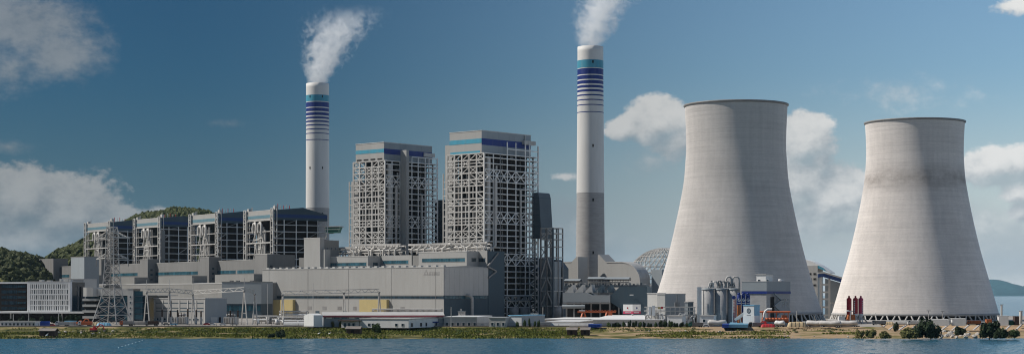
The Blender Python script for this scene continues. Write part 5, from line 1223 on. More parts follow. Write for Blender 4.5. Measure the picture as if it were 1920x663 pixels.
def girder(a, b, label, m='steel', truss=True):
    p, q = Vector(ms[a]), Vector(ms[b]); t = Thing('substation_girder', label, 'girder', W0, p.x, p.y, p.z, group='substation girders'); up = Vector((0, 0, 2.4))
    t.member('chord', p + Vector((0, 0, .5)), q + Vector((0, 0, .5)), .4, m); t.member('chord', p + up + Vector((0, 0, .5)), q + up + Vector((0, 0, .5)), .4, m); n = 10
    for i in range(n):
        u, v = p.lerp(q, i / n), p.lerp(q, (i + 1) / n); off = Vector((0, 0, .5)); t.member('lattice_bar', u + off + (up if i % 2 else Vector()), v + off + (Vector() if i % 2 else up), .3, m)
girder('d', 'e', 'lattice girder joining the two masts before the control block'); girder('f', 'g', 'lattice girder across the turbine hall\'s left half'); girder('g', 'h', 'lattice girder across the turbine hall\'s right half'); girder('c', 'd', 'lattice girder crossing before the switch house\'s dark end')
girder('a', 'b', 'lattice girder between the leftmost masts'); girder('b', 'c', 'lattice girder before the switch house\'s top edge')
def pole(px, yb, yt, w, label, m='steel', head=None):
    f = frame_at(px, gY(yb), 0); t = Thing('lamp_pole' if head else 'mast', label, 'pole', f, group='thin poles in the yard'); t.member('pole', (0, 0, G), (0, 0, f.z(yt)), w, m, rod=True)
    t.part('base', MB().cyl((0, 0, G), (0, 0, G + .5), w * 1.4, n=8), 'conc')
    if head: t.box('lamp_head', 'steel', -1.3, 1.3, -.4, .4, f.z(yt), f.z(yt) + .4)
for a in ((502, 607, 532, .3, 'thin mast before the left yellow panel\'s edge'), (587, 607, 530, .3, 'thin mast before the turbine hall\'s left half'), (846, 612, 575, .45, 'pale pole at the turbine hall\'s near corner'), (1018, 600, 575, .4, 'thin pole by the hopper frame'),
          (1210, 612, 590, .35, 'thin pole in the shrub row'), (1354, 611, 582, .45, 'pale pole before the middle concrete silo'), (1494, 612, 582, .45, 'thin pole before the nearer tower\'s legs'), (25, 611, 588, .4, 'thin pole before the left edge cabins'), (54, 611, 580, .4, 'thin pole before the slotted office'),
          (110, 610, 583, .4, 'thin pole below the slotted office'), (1642, 608, 585, .4, 'pole by the seaward tower\'s sunlit base')): pole(*a)
for a in ((1741, 607.5, 582, .5, 'lamp pole with a cross head before the seaward tower\'s middle'), (1767, 607, 583, .5, 'lamp pole standing before the seaward tower\'s shaded half'), (1878, 606.5, 571, 1.4, 'stout double lamp mast against the open sea'), (1914, 607, 583, 2.2, 'pale stout mast at the picture\'s right edge')): pole(*a, head=True)
for p, nm in ((304, 'first'), (320, 'second'), (333, 'third'), (352, 'fourth'), (368, 'fifth'), (377, 'sixth'), (432, 'seventh'), (446, 'eighth')):
    f = frame_at(p, gY(607), 0); t = Thing('bushing', nm + ' from the left of the dark upright insulators in the substation', 'insulator', f, group='substation insulators'); z1 = f.z(576 + (p % 7))
    t.part('stand', MB().box(-.5, .5, -.5, .5, G, G + 5), 'steel'); mb = MB()
    for i in range(8): zz = G + 5 + (z1 - G - 5) * i / 8; mb.cyl((0, 0, zz), (0, 0, zz + (z1 - G - 5) / 8), .75, .35, n=8)
    t.part('insulator_stack', mb, 'brown')
def transformer(px, label):
    f = frame_at(px, gY(606.5), 14); t = Thing('transformer', label, 'transformer', f, group='substation transformers'); t.box('tank', 'white', -4, 4, -2, 2, G, G + 5)
    for i in range(7): t.box('radiator', 'steel', -3.8 + i * 1.15, -3.3 + i * 1.15, -3, -2.02, G + .6, G + 4.6)
    for i in range(3): t.part('bushing', MB().cyl((-2 + 2 * i, 0, G + 5), (-2 + 2 * i, 0, G + 8), .4, .2, n=8), 'brown')
    t.part('conservator', MB().cyl((-3, 1, G + 6.2), (3, 1, G + 6.2), .8, n=10), 'steel')
transformer(432, 'grey transformer right of the switch house'); transformer(340, 'grey transformer before the switch house windows')

# ground level pipe racks along the turbine hall's foot
def low_rack(label, xa, xb, yb, yt, seed):
    rg = random.Random(seed); f = frame_at((xa + xb) / 2, gY(yb), 10); t = Thing('ground_pipe_rack', label, 'pipe rack', f); x, z = (lambda p: f.lx(p)), f.z; n = max(3, int((xb - xa) / 11))
    for i in range(n + 1): p = x(xa + (xb - xa) * i / n); t.member('post', (p, 0, G), (p, 0, z(yt)), .5, 'steel'); t.member('post', (p, 4, G), (p, 4, z(yt)), .45, 'steel')
    for j, q in enumerate((yt, yt + 3, yt + 6.5, yt + 9.5)):
        if q < yb - 1: t.member('pipe', (x(xa), -.4 + j % 2 * 2, z(q)), (x(xb), -.4 + j % 2 * 2, z(q)), (1.0, .8, 1.2, .7)[j], ('pipe', 'steel', 'bright', 'pipe')[j], rod=True)
    t.box('cable_tray', 'steel', x(xa), x(xb), 1, 3.5, z(yt + .2), z(yt - 1.2))
    for k in range(n * 2):
        p = x(rg.uniform(xa, xb)); h = rg.uniform(1.5, 5); t.part('valve', MB().cyl((p, -2.5, G), (p, -2.5, G + h), rg.uniform(.3, 1.1), rg.uniform(.3, .9), n=9), rg.choice(('bright', 'steel', 'pipe', 'steel_dark')))
low_rack('white pipe rack before the left yellow panel', 524, 575, 605, 583, 1); low_rack('white pipe rack with trays above the red edged roof', 698, 828, 602, 579, 2); low_rack('tangle of pale pipes between control block and turbine hall', 476, 520, 606, 592, 3); low_rack('pale pipes and valves left of the red edged shed', 520, 572, 607.5, 594, 4)

# ------------------------------------------------------------------ low buildings along the front
def red_roof_shed():
    f = frame_at(607, gY(611.8), -8); x = lambda p: f.lx(p, 0); z = f.z; t = Thing('red_roof_shed', 'long low shed with a red roof edge and white gable end', 'shed', f, x(700), 0)
    zr, ze = z(586), z(591.5); d = 16; L = x(832)
    t.part('wall', MB().prism_x([(0, G), (d, G), (d, ze), (d / 2, zr - .2), (0, ze)], 0, L), 'slate_light'); t.part('gable', MB().prism_x([(.02, G), (d - .02, G), (d - .02, ze), (d / 2, zr - .1), (.02, ze)], -.3, 0), 'bright')  # bright gable, grey wall: sunlit end and shaded side put into colour
    t.part('roof', MB().prism_x([(-1.2, ze - .5), (d / 2, zr), (d + 1.2, ze - .5), (d + 1.2, ze + .1), (d / 2, zr + .55), (-1.2, ze + .1)], -1, L + .5), 'white')
    t.box('red_edge', 'roofred', -1, L + .5, -1.5, -1.21, ze - .75, ze + .35)
    for i in range(16): a = L * i / 16 + 1.6; t.box('pane', 'glass_blue' if i % 3 else 'bright', a, a + L / 16 - 1.2, -.06, .03, z(596.5), z(593.2))
    g = frame_at(588, gY(612.2), 50); u = Thing('white_gable_shed', 'white sheeted gable shed end left of the red edged roof', 'shed', g); zz = g.z
    w = -g.lx(570, 0); d2 = g.ly(607, 0); u.part('wall', MB().prism_y([(-w, G), (0, G), (0, zz(590)), (-w * .45, zz(587)), (-w, zz(591))], 0, d2 * .9), 'bright')
    u.box('plinth', 'conc', -w - .1, .1, -.15, -.01, G, G + .8)
red_roof_shed()
def admin():
    t = corner_building('admin_building', 'low white building with small square windows before the turbine hall', 'building', 675, 766, 832, 613.5, 597.5, 22, 'bright', None, 'white'); f = t.fr; z = f.z
    for p in (692, 699, 743, 755): window(t, 'f', f.lx(p, 0), 0, z(608.5), 1.7, 1.9, 'glass', 'white')
    for i, p in enumerate((772, 789, 799, 818)): window(t, 's', .02, f.ly(p, 0), z(608.5), 3.4 if i != 2 else 2.8, 2.6, 'glass', 'bright')
    t.box('signboard', 'navy', .05, .3, f.ly(811, 0), f.ly(822, 0), z(606), z(603.5))
    t = corner_building('gate_house', 'white gate house with a flat canopy left of the low white building', 'building', 640, 668, 676, 613, 601, 22, 'tarp', None, 'brown', 1.6); f = t.fr
    for p in (647, 655, 663): window(t, 'f', f.lx(p, 0), 0, f.z(608), 2, 2.4)
    for args in (('low_white_building', 'low white building beyond the turbine hall\'s near corner', 832, 894, 922, 611.5, 594, 10), ('low_white_building', 'small white annex between the low buildings under the slate wall', 917, 948, 955, 611.8, 595, 15)):
        t = corner_building(args[0], args[1], 'building', *args[2:8], wall='white', roof='bright')
        n = 6 if args[2] == 832 else 3
        for i in range(n): window(t, 'f', -t.w_ + (i + .6) * t.w_ / n, 0, t.fr.z(607), 1.8, 2.2)
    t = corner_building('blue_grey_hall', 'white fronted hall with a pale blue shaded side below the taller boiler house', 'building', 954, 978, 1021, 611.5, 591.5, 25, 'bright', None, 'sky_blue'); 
    t.part('shade_side', MB().box(.02, .2, .2, t.d_ - .2, G, t.zt - .2), 'slate_light')  # greyer sheet: shade of the side face put into its colour
    t = corner_building('flat_canopy', 'long flat white canopy left of the shrub row', 'canopy', 1020, 1100, 1136, 604, 598.5, 12, 'tarp', None, 'bright', 1.5)
    t = corner_building('flat_canopy', 'low white flat roof in front of the long canopy', 'canopy', 1028, 1084, 1110, 608.5, 603, 12, 'tarp', None, 'bright', 1.2)
    t = corner_building('flat_canopy', 'long pale blue-white roof behind the shrub row', 'canopy', 1112, 1240, 1290, 609.6, 599.5, 6, 'tarp', None, 'bright', 1.5)
    t = corner_building('blank_hut', 'small blank white hut before the pipe trestle', 'hut', 1251, 1279, 1286, 610, 592, 18, 'bright', None, 'white')
    t = corner_building('blank_hut', 'white hut with one dark window before the concrete silos', 'hut', 1312, 1338, 1343, 611, 591.5, 15, 'bright', None, 'white'); window(t, 'f', -t.w_ * .68, 0, t.fr.z(600.5), 1.8, 2.0)
    t = corner_building('site_cabin', 'long white site cabin at the left edge of the shore', 'cabin', 0, 66, 75, 611.5, 602.5, 10, 'bright', None, 'white')
    for i in range(9): window(t, 'f', -t.w_ + (i + .6) * t.w_ / 9, 0, t.fr.z(607), 1.5, 1.7)
    t = corner_building('site_cabin', 'small pale cabin below the black outside stair', 'cabin', 122, 138, 143, 609, 602, 10, 'white', None, 'sky_blue'); window(t, 'f', -t.w_ * .5, 0, t.fr.z(605.5), 1.3, 1.3)
    for a in (('white site cabin row before the seaward tower\'s legs', 1742, 1776, 1779, 608, 598.5), ('second white cabin before the seaward tower\'s legs, nearer the sea', 1783, 1808, 1811, 608, 597), ('small white cabin by the seaward tower\'s right edge', 1870, 1888, 1891, 608, 592)):
        t = corner_building('site_cabin', a[0], 'cabin', a[1], a[2], a[3], a[4], a[5], 12, 'bright', None, 'white'); n = max(2, int((a[2] - a[1]) / 9))
        for i in range(n): window(t, 'f', -t.w_ + (i + .5) * t.w_ / n, 0, t.fr.z((a[4] + a[5]) / 2), 1.5, 1.6)
    for lb, a, b, c, yb, yt, m_ in (('rusty container before the seaward tower\'s right edge', 1847, 1857, 1860, 608, 598, 'rust'), ('dark container near the right edge mast', 1899, 1907, 1911, 608, 592, 'brown'), ('green box beside the dark container', 1890, 1899, 1901, 608, 601, 'green'), ('blue container beside the long left cabin', 73, 91, 94, 611, 602, 'container'),
                                   ('long blue container below the flat white canopy', 1103, 1126, 1129, 612.5, 607.5, 'container'), ('pale blue hoarding before the white batching hut', 1366, 1402, 1405, 613, 607.5, 'sky_blue'), ('blue end container left of the pale hoarding', 1330, 1346, 1349, 611, 604, 'sky_blue'), ('small blue container in the hoarding\'s left end', 1354, 1366, 1367.5, 613.2, 607.5, 'container')):
        t = corner_building('shipping_container', lb, 'container', a, b, c, yb, yt, 8, m_, None, m_, .05, rooft=.15)
        for i in range(int(t.w_ / .9)): t.box('corrugation', m_, -t.w_ + .3 + i * .9, -t.w_ + .75 + i * .9, -.1, 0, G + .2, t.zt - .15)
admin()

def orange_rig():
    f = frame_at(1455, gY(610.6), 5); x, z = (lambda p: f.lx(p)), f.z; t = Thing('pipe_rig', 'orange pipe bridge and valves before the nearer tower\'s legs', 'pipe rack', f); rg = random.Random(8)
    t.member('pipe', (x(1424), 0, z(584)), (x(1482), 0, z(584)), 1.1, 'orange', rod=True); t.member('pipe', (x(1428), -1, z(598)), (x(1478), -1, z(598)), 2.2, 'orange', rod=True); t.member('pipe', (x(1428), 1, z(602)), (x(1478), 1, z(602)), 1.6, 'rust', rod=True)
    for p in (1430, 1442, 1456, 1470, 1478): t.member('post', (x(p), .5, G), (x(p), .5, z(584)), .5, 'orange')
    for p in range(1432, 1478, 6): t.part('flange', MB().cyl((x(p), -1.2, z(601)), (x(p), -1.2, z(595)), .9, n=9), 'orange')
    t.part('white_pipe', MB().pipe([(x(1432), -3, G), (x(1432), -3, z(590)), (x(1434), -3, z(583)), (x(1439), -3, z(579)), (x(1447), -3, z(579))], .75), 'bright')
    t.box('valve_house', 'rust', x(1466), x(1476), -1, 3, z(597), z(590))
    u = corner_building('pump_cabin', 'white pump cabin under the orange pipe bridge', 'cabin', 1434, 1458, 1466, 611, 604, 15, 'bright', None, 'white')
    for i in range(3): window(u, 'f', -u.w_ * (.2 + .3 * i), 0, u.fr.z(607.5), 1.6, 1.6)
    v = Thing('cable_drum', 'red cable drum left of the white pump cabin', 'drum', frame_at(1432, gY(611.5), 20)); v.part('core', MB().cyl((0, -1, G + 1.8), (0, 1, G + 1.8), 1.1, n=14), 'red'); v.part('flange', MB().cyl((0, -1.3, G + 1.8), (0, -1, G + 1.8), 1.8, n=18), 'red'); v.part('flange', MB().cyl((0, 1, G + 1.8), (0, 1.3, G + 1.8), 1.8, n=18), 'red')
orange_rig()

# tank trailers parked on the shore
def trailer(px, yb, ln, label, m_, deg, cab=None):
    f = frame_at(px, gY(yb), deg); t = Thing('tank_trailer', label, 'trailer', f, group='tank trailers parked by the shore'); h = 4.4
    prof = [(ln / 2, G + 2.2, .1), (ln / 2 - .4, G + 2.5, 1.1), (ln / 2 - 1.0, G + 2.7, 1.5), (ln * .15, G + 2.5, 1.55), (0, G + 2.25, 1.55), (-ln * .15, G + 2.5, 1.55), (-ln / 2 + 1, G + 2.7, 1.5), (-ln / 2 + .4, G + 2.5, 1.1), (-ln / 2, G + 2.2, .1)]
    n = 14; vs, fs_ = [], []
    for (xx, zz, r) in prof: vs += [(xx, r * math.cos(2 * math.pi * k / n), zz + r * .95 * math.sin(2 * math.pi * k / n)) for k in range(n)]
    for j in range(len(prof) - 1): fs_ += [(j * n + k, j * n + (k + 1) % n, (j + 1) * n + (k + 1) % n, (j + 1) * n + k) for k in range(n)]
    t.part('tank', MB().add(vs, fs_, True), m_); t.box('chassis', 'steel_dark', -ln / 2 + .6, ln / 2 - .6, -.6, .6, G + .8, G + 1.15)
    t.box('walkway', 'steel_dark', -ln * .35, ln * .35, -.3, .3, G + 4.06, G + 4.2)
    for xx in (ln / 2 - 1.6, ln / 2 - 2.9, -ln / 2 + 2.2):
        for sy in (-1, 1):
            w_ = t.part('wheel', MB().cyl((xx, sy * .95, G + .52), (xx, sy * 1.3, G + .52), .52, n=14), 'tyre'); t.part('rim', MB().cyl((xx, sy * .94 if sy < 0 else .96, G + .52), (xx, sy * 1.33, G + .52), .26, n=10), 'steel', parent=w_)
    if cab:
        x0 = -ln / 2 - 2.6; c = t.part('cab', MB().prism_y([(x0, G + .7), (x0 + 2.3, G + .7), (x0 + 2.3, G + 3.4), (x0 + .4, G + 3.4), (x0, G + 2.2)], -1.2, 1.2), cab); t.part('windscreen', MB().prism_y([(x0 - .03, G + 2.25), (x0 + .37, G + 3.25), (x0 + .41, G + 3.25), (x0 + .02, G + 2.25)], -1, 1), 'glass', parent=c)
        for sy in (-1, 1): t.part('wheel', MB().cyl((x0 + 1, sy * .95, G + .52), (x0 + 1, sy * 1.3, G + .52), .52, n=14), 'tyre')
trailer(1345, 611, 12, 'grey tank trailer right of the white hut with one window', 'tarp', 8); trailer(1462, 612.3, 7, 'short round ended tank trailer by the white pump cabin', 'bright', 30)
trailer(1530, 612, 13, 'first pale tank trailer of the row between the cooling towers', 'tarp', 28, 'bright'); trailer(1557, 612.5, 14, 'second, middle pale tank trailer of the row between the cooling towers', 'tarp', 25); trailer(1590, 612, 13, 'rightmost pale tank trailer, below the rusty mixing plant', 'tarp', 22, 'red')
def tarp_heap(px, yb, w, h, label, m_):
    f = frame_at(px, gY(yb), 5); t = Thing('covered_load', label, 'load', f); mb = MB(); nx, ny = 16, 8; vs, fs_ = [], []
    for i in range(nx):
        for j in range(ny):
            u, v = i / (nx - 1) * 2 - 1, j / (ny - 1) * 2 - 1; z = h * (max(0, 1 - abs(u) ** 6)) ** .5 * (max(0, 1 - abs(v) ** 4)) ** .5 * (1 + .12 * mnoise.noise(Vector((u * 4 + px, v * 3, 0))))
            vs.append((u * w / 2, v * 2.2, G + z))
    for i in range(nx - 1):
        for j in range(ny - 1): fs_.append((i * ny + j, (i + 1) * ny + j, (i + 1) * ny + j + 1, i * ny + j + 1))
    t.part('canvas', mb.add(vs, fs_, True), m_)
    for k in (-.6, -.2, .2, .6): t.part('strap', MB().pipe([(k * w / 2, -2.25, G), (k * w / 2, -1.6, G + h * .95), (k * w / 2, 0, G + h * 1.1), (k * w / 2, 1.6, G + h * .95), (k * w / 2, 2.25, G)], .07, 5), 'brown')
tarp_heap(1494, 612.2, 12, 3.2, 'tan canvas covered load beside the first pale tank trailer', 'ytarp'); tarp_heap(1680, 606.5, 9, 1.6, 'low grey canvas heap before the seaward tower', 'tarp')

def car(px, yb, col, label, deg=0):
    f = frame_at(px, gY(yb), deg); t = Thing('parked_car', label, 'car', f, group='cars parked on the shore road'); m_ = col
    b = t.part('body', MB().prism_y([(-2.2, G + .35), (2.2, G + .35), (2.25, G + .8), (1.4, G + .95), (.8, G + 1.45), (-1.2, G + 1.5), (-1.9, G + 1.0), (-2.25, G + .9)], -.85, .85), m_)
    t.part('side_window', MB().prism_y([(1.2, G + .97), (.75, G + 1.38), (-1.15, G + 1.42), (-1.7, G + 1.02)], -.87, .87), 'glass')
    for xx in (-1.35, 1.35):
        for sy in (-1, 1): t.part('wheel', MB().cyl((xx, sy * .65, G + .32), (xx, sy * .9, G + .32), .32, n=12), 'tyre')
for a in ((388, 608.6, 'red', 'red car on the shore road below the switch house', 3), (398, 608.6, 'bright', 'white car right behind the red car on the shore road', 0), (312, 608.8, 'steel_dark', 'dark grey car below the switch house\'s left end', 0), (326, 609, 'sky_blue', 'pale blue car beside the dark grey car', 5), (418, 609, 'bright', 'white car below the switch house\'s dark end', 0), (440, 609, 'steel', 'silver car near the grey transformer', 0),
          (872, 611, 'bright', 'white car before the low white building, first of two', 0), (882, 611.2, 'bright', 'white car before the low white building, nearer the blue van', 0), (905, 611.3, 'bright', 'white car left of the blue van', 0), (925, 611.2, 'container', 'blue van before the small white annex', 0), (98, 610.5, 'red', 'red car beside the blue container on the shore', 0), (1324, 612.5, 'bright', 'white car below the shrubs by the one-window hut', 0), (1300, 611.6, 'steel', 'silver car at the shrub row\'s right end', 0)): car(*a)

def excavator(px, yb, label, m_, z0=None):
    f = frame_at(px, gY(yb) if z0 is None else (CH - z0) * F / (yb - HZ), 15); z = G if z0 is None else z0; t = Thing('excavator', label, 'excavator', f, 0, 0, z)
    for s in (-1, 1): t.part('track', MB().prism_y([(-2, z + .2), (-1.6, z), (1.6, z), (2, z + .2), (2, z + .7), (1.6, z + .9), (-1.6, z + .9), (-2, z + .7)], s * 1.3 - .3, s * 1.3 + .3), 'tyre')
    t.part('body', MB().prism_y([(-2.2, z + 1), (1.5, z + 1), (1.5, z + 2), (-2.2, z + 2.2)], -1.2, 1.2), m_); t.part('cab', MB().prism_y([(.1, z + 2), (1.5, z + 2), (1.2, z + 3.3), (.1, z + 3.3)], -1.2, 0), m_)
    t.part('boom', MB().beam((1.2, .3, z + 1.6), (4, .3, z + 4.4), .5).beam((4, .3, z + 4.4), (6, .3, z + 3.8), .45), m_); t.part('stick', MB().beam((6, .3, z + 3.8), (6.8, .3, z + 1.2), .4), m_); t.part('bucket', MB().prism_y([(6.4, z + 1.2), (7.2, z + 1.1), (7.0, z + .2), (6.2, z + .3)], -.3, .9), 'steel_dark')
excavator(176, 621, 'red excavator on the rubble of the bank', 'red', 2.9); excavator(1590, 604.5, 'orange excavator by the white control cabin', 'orange'); excavator(150, 609, 'orange excavator on the road below the terrace block', 'orange')

def shore_hut(px, yb, w, label, zb):
    Y = (CH - zb) * F / (yb - HZ); f = frame_at(px, Y, 8); k = Y / F; t = Thing('shore_hut', label, 'hut', f, 0, 0, zb); a = w * k / 2
    t.part('wall', MB().box(-a, a, 0, 5, zb - .6, zb + 2.3), 'brown'); t.part('roof', MB().prism_x([(-.8, zb + 2.2), (2.5, zb + 3.6), (5.8, zb + 2.2), (5.8, zb + 2.4), (2.5, zb + 3.85), (-.8, zb + 2.4)], -a - .6, a + .6), 'wall')
    t.box('door', 'dark', -a * .3, a * .15, -.06, .02, zb - .4, zb + 1.8)
    for s in (-.8, .8): t.member('stilt', (s * a, .3, zb - 2.2), (s * a, .3, zb - .5), .3, 'brown')
shore_hut(88, 627, 30, 'dark tin hut on the left bank', 1.9); shore_hut(662, 623, 26, 'dark low hut on the grass below the red edged shed', 2.6); shore_hut(1072, 625, 18, 'left one of two dark huts on the bank by the flat canopies', 2.2); shore_hut(1097, 625, 16, 'right one of two dark huts on the bank by the flat canopies', 2.2)

# ------------------------------------------------------------------ sea wall with fence along the yard's edge
def seawall():
    x0, x1 = X_at(-30, 1108), X_at(1612, 1108); t = Thing('sea_wall', 'long dark sea wall and fence along the yard\'s edge', 'wall', W0, (x0 + x1) / 2, 1108); n = 64
    for i in range(n):
        a, b = x0 + (x1 - x0) * i / n, x0 + (x1 - x0) * (i + 1) / n; t.box('wall_block', 'wall', a + .04, b - .04, 1107.4, 1108.4, G - 1.2, G + .75)
        t.box('fence_post', 'fence', a - .08, a + .08, 1107.8, 1107.96, G + .7, G + 2.1)
    for z in (1.25, 1.95): t.box('fence_rail', 'fence', x0, x1, 1107.82, 1107.94, G + z, G + z + .12)
seawall()

# ------------------------------------------------------------------ plants
def crown_mesh(name, rg, n, material, flat=1.0):
    mb = MB()
    lobes = [(Vector((rg.uniform(-.55, .55), rg.uniform(-.55, .55), rg.uniform(.15, .75) * flat)), rg.uniform(.28, .5)) for _ in range(9)]
    for _ in range(n):
        c, r = lobes[rg.randrange(9)]; d = Vector((rg.gauss(0, 1), rg.gauss(0, 1), rg.gauss(0, 1))).normalized(); p = c + d * r * rg.uniform(.55, 1.08)
        if p.z < .02: continue
        nrm = (d + Vector((rg.uniform(-.7, .7), rg.uniform(-.7, .7), rg.uniform(-.3, .9)))).normalized(); u = nrm.orthogonal().normalized(); w = nrm.cross(u); s = rg.uniform(.08, .15)
        mb.add([p - u * s, p + w * s * .6, p + u * s, p - w * s * .6], [(0, 1, 2, 3)])
    return mb.mesh(name, material)
rg = random.Random(42)
CROWN = {m_: [crown_mesh('crown', rg, 1500, M[m_]) for _ in range(3)] for m_ in ('leaf', 'leaf_dark', 'leaf_olive')}
TRUNK = MB()
TRUNK.cyl((0, 0, -.1), (0, 0, .45), .05, .03, n=7)
for a in (0, 2.1, 4.2): TRUNK.cyl((0, 0, .25), (.3 * math.cos(a), .3 * math.sin(a), .6), .025, .012, n=6)
TRUNK = TRUNK.mesh('trunk', M['bark'])
ORD = ['first', 'second', 'third', 'fourth', 'fifth', 'sixth', 'seventh', 'eighth', 'ninth', 'tenth', 'eleventh', 'twelfth', 'thirteenth', 'fourteenth', 'fifteenth', 'sixteenth', 'seventeenth', 'eighteenth', 'nineteenth', 'twentieth']
def shrub(px, yb, w, h, m_, label, group=None, z0=G, name='shrub'):
    Y = (CH - z0) * F / (yb - HZ); k = Y / F; o = bpy.data.objects.new(name, None); COL.objects.link(o); o.location = (X_at(px, Y), Y, z0); o.rotation_euler = (0, 0, rg.uniform(0, 6.28)); o.scale = (w * k * .5, w * k * .5, h * k)
    o['label'] = label; o['category'] = 'tree' if name == 'tree' else 'shrub'
    if group: o['group'] = group
    for nm, me in (('crown', CROWN[m_][rg.randrange(3)]), ('trunk', TRUNK)):
        c = bpy.data.objects.new(nm, me); COL.objects.link(c); c.parent = o
for i in range(17): shrub(1140 + i * 9.8 + rg.uniform(-2, 2), 612.3, rg.uniform(7, 12), rg.uniform(7, 13), 'leaf_dark' if i % 3 else 'leaf', ORD[i] + ' from the left in the dark shrub row by the white roofs', 'dark shrub row')
for i, (p, w, h) in enumerate(((100, 12, 12), (112, 10, 16), (124, 14, 12), (134, 12, 17), (145, 14, 16), (78, 12, 12), (60, 14, 10), (40, 14, 11), (20, 13, 10))): shrub(p, 605, w, h, 'leaf_dark', ORD[i] + ' of the dark trees under the slotted office\'s podium', 'trees under the podium', name='tree')
for i, p in enumerate((625, 638, 690, 719, 729, 741, 970, 984, 992, 1003, 1010)): shrub(p, 611.8, 7, 10 + i % 3 * 2, 'leaf_olive' if i < 3 else 'leaf', ('small palm-like shrub before the low white building, number %s from the left' % ORD[i]) if p < 900 else 'small shrub before the pale blue sided hall, %s from the left' % ORD[i - 6], 'small shrubs by the low white buildings')
for p, yb, w, h, m_, lb in ((1680, 620, 12, 16, 'leaf_dark', 'small dark upright bush on the sandy slope'), (1705, 633, 44, 18, 'leaf_olive', 'low brownish bush at the water\'s edge left of the big dark bush'), (1745, 632, 42, 30, 'leaf_dark', 'big dark bush below the seaward tower\'s middle'), (1718, 632, 30, 20, 'leaf_dark', 'dark bush leaning against the big dark bush'),
                            (1855, 632, 44, 32, 'leaf_dark', 'big round dark bush below the seaward tower\'s right edge'), (1875, 633, 30, 16, 'leaf_dark', 'low dark bush right of the big round dark bush'), (1800, 627, 26, 16, 'leaf_dark', 'dark scraggy bush behind the pale rocks'), (1902, 632, 36, 14, 'leaf', 'yellow-green bush at the right end of the shore'), (1632, 632, 26, 14, 'leaf_olive', 'brownish bush below the red silos'), (1612, 630, 20, 12, 'leaf_olive', 'small olive bush below the red silos\' left'),
                            (1660, 633, 30, 12, 'leaf_olive', 'flat olive bush at the waterline left of the sandy slope'), (705, 622, 24, 16, 'leaf', 'green bush rising from the grass before the low white building'), (528, 631, 22, 12, 'leaf_dark', 'dark round bush in the grass below the turbine hall'), (508, 631, 18, 7, 'leaf_dark', 'low dark bush left of the round dark bush'), (1280, 617, 12, 10, 'leaf_olive', 'small olive bush on the bank below the blank hut'), (1390, 608, 10, 8, 'leaf_dark', 'little dark bush before the white batching hut')):
    shrub(p, yb, w, h, m_, lb, None, 1.0 if yb > 625 else (2.6 if yb > 613.6 else G))
# grass on the bank
def grass():
    g = random.Random(9); mb = MB()
    for _ in range(52000):
        px = g.uniform(-15, 1625); t = g.random(); X = X_at(px, 1060); e = edge_row(X); Y = e[5][0] - 7 + (e[1][0] - e[5][0] + 7) * t ** .9
        dn = mnoise.noise(Vector((X * .025, Y * .05, 5)))
        if dn < (-.3 if px < 1090 else .0): continue
        if px < 240 and g.random() < .45 and px > 90: continue
        if t > .6 and (px < 260 or px > 1060) and g.random() < .88: continue
        j = 0
        while j < 6 and e[j + 1][0] > Y: j += 1
        f = (e[j][0] - Y) / (e[j][0] - e[j + 1][0]) if e[j][0] != e[j + 1][0] else 0; Z = e[j][1] * (1 - f) + e[j + 1][1] * f
        h = g.uniform(.3, 1.05) * (1 + .8 * max(0, dn)); w = g.uniform(.25, .6); a = g.uniform(0, 6.28); lx_, ly_ = g.uniform(-.5, .5), g.uniform(-.5, .5); c, s = math.cos(a) * w, math.sin(a) * w
        mb.add([(X + px * 0 - c, Y - s, Z - .2), (X + c, Y + s, Z - .2), (X + lx_, Y + ly_, Z + h)], [(0, 1, 2)])
    o = struct('grass', mb, 'grass', 'stuff'); o['label'] = 'yellow-green grass along the shore bank'; o['category'] = 'grass'
grass()
# rocks
def rock_mesh(r):
    vs, fs_ = clump(r, 1); return MB().add([(x, y * .8, z * .65) for x, y, z in vs], fs_).mesh('rock', M['rock'])
RK = [rock_mesh(rg) for _ in range(5)]
def rock(px, yb, s, z0, label, group):
    Y = (CH - z0) * F / (yb - HZ); o = bpy.data.objects.new('rock', RK[rg.randrange(5)]); COL.objects.link(o); o.location = (X_at(px, Y), Y, z0 + s * .2); o.rotation_euler = (rg.uniform(-.4, .4), rg.uniform(-.4, .4), rg.uniform(0, 6)); o.scale = (s, s, s); o['label'] = label; o['category'] = 'rock'; o['group'] = group
for i in range(34): rock(1764 + rg.uniform(0, 78), rg.uniform(622, 633), rg.uniform(.8, 2.2), .5, 'pale boulder in the riprap below the seaward tower', 'riprap boulders')
for i in range(40): rock(rg.uniform(1420, 1620), rg.uniform(617, 631), rg.uniform(.4, 1.0), 1.2, 'small stone on the bare bank below the tank trailers', 'stones on the bare bank')
for i in range(30): rock(rg.uniform(105, 225), rg.uniform(615, 626), rg.uniform(.4, 1.1), 2.6, 'small pale stone in the rubble by the red excavator', 'rubble stones')
for i in range(26): rock(rg.uniform(1190, 1420), rg.uniform(613.5, 622), rg.uniform(.4, .9), 3.2, 'small stone on the bank below the silos', 'stones below the silos')
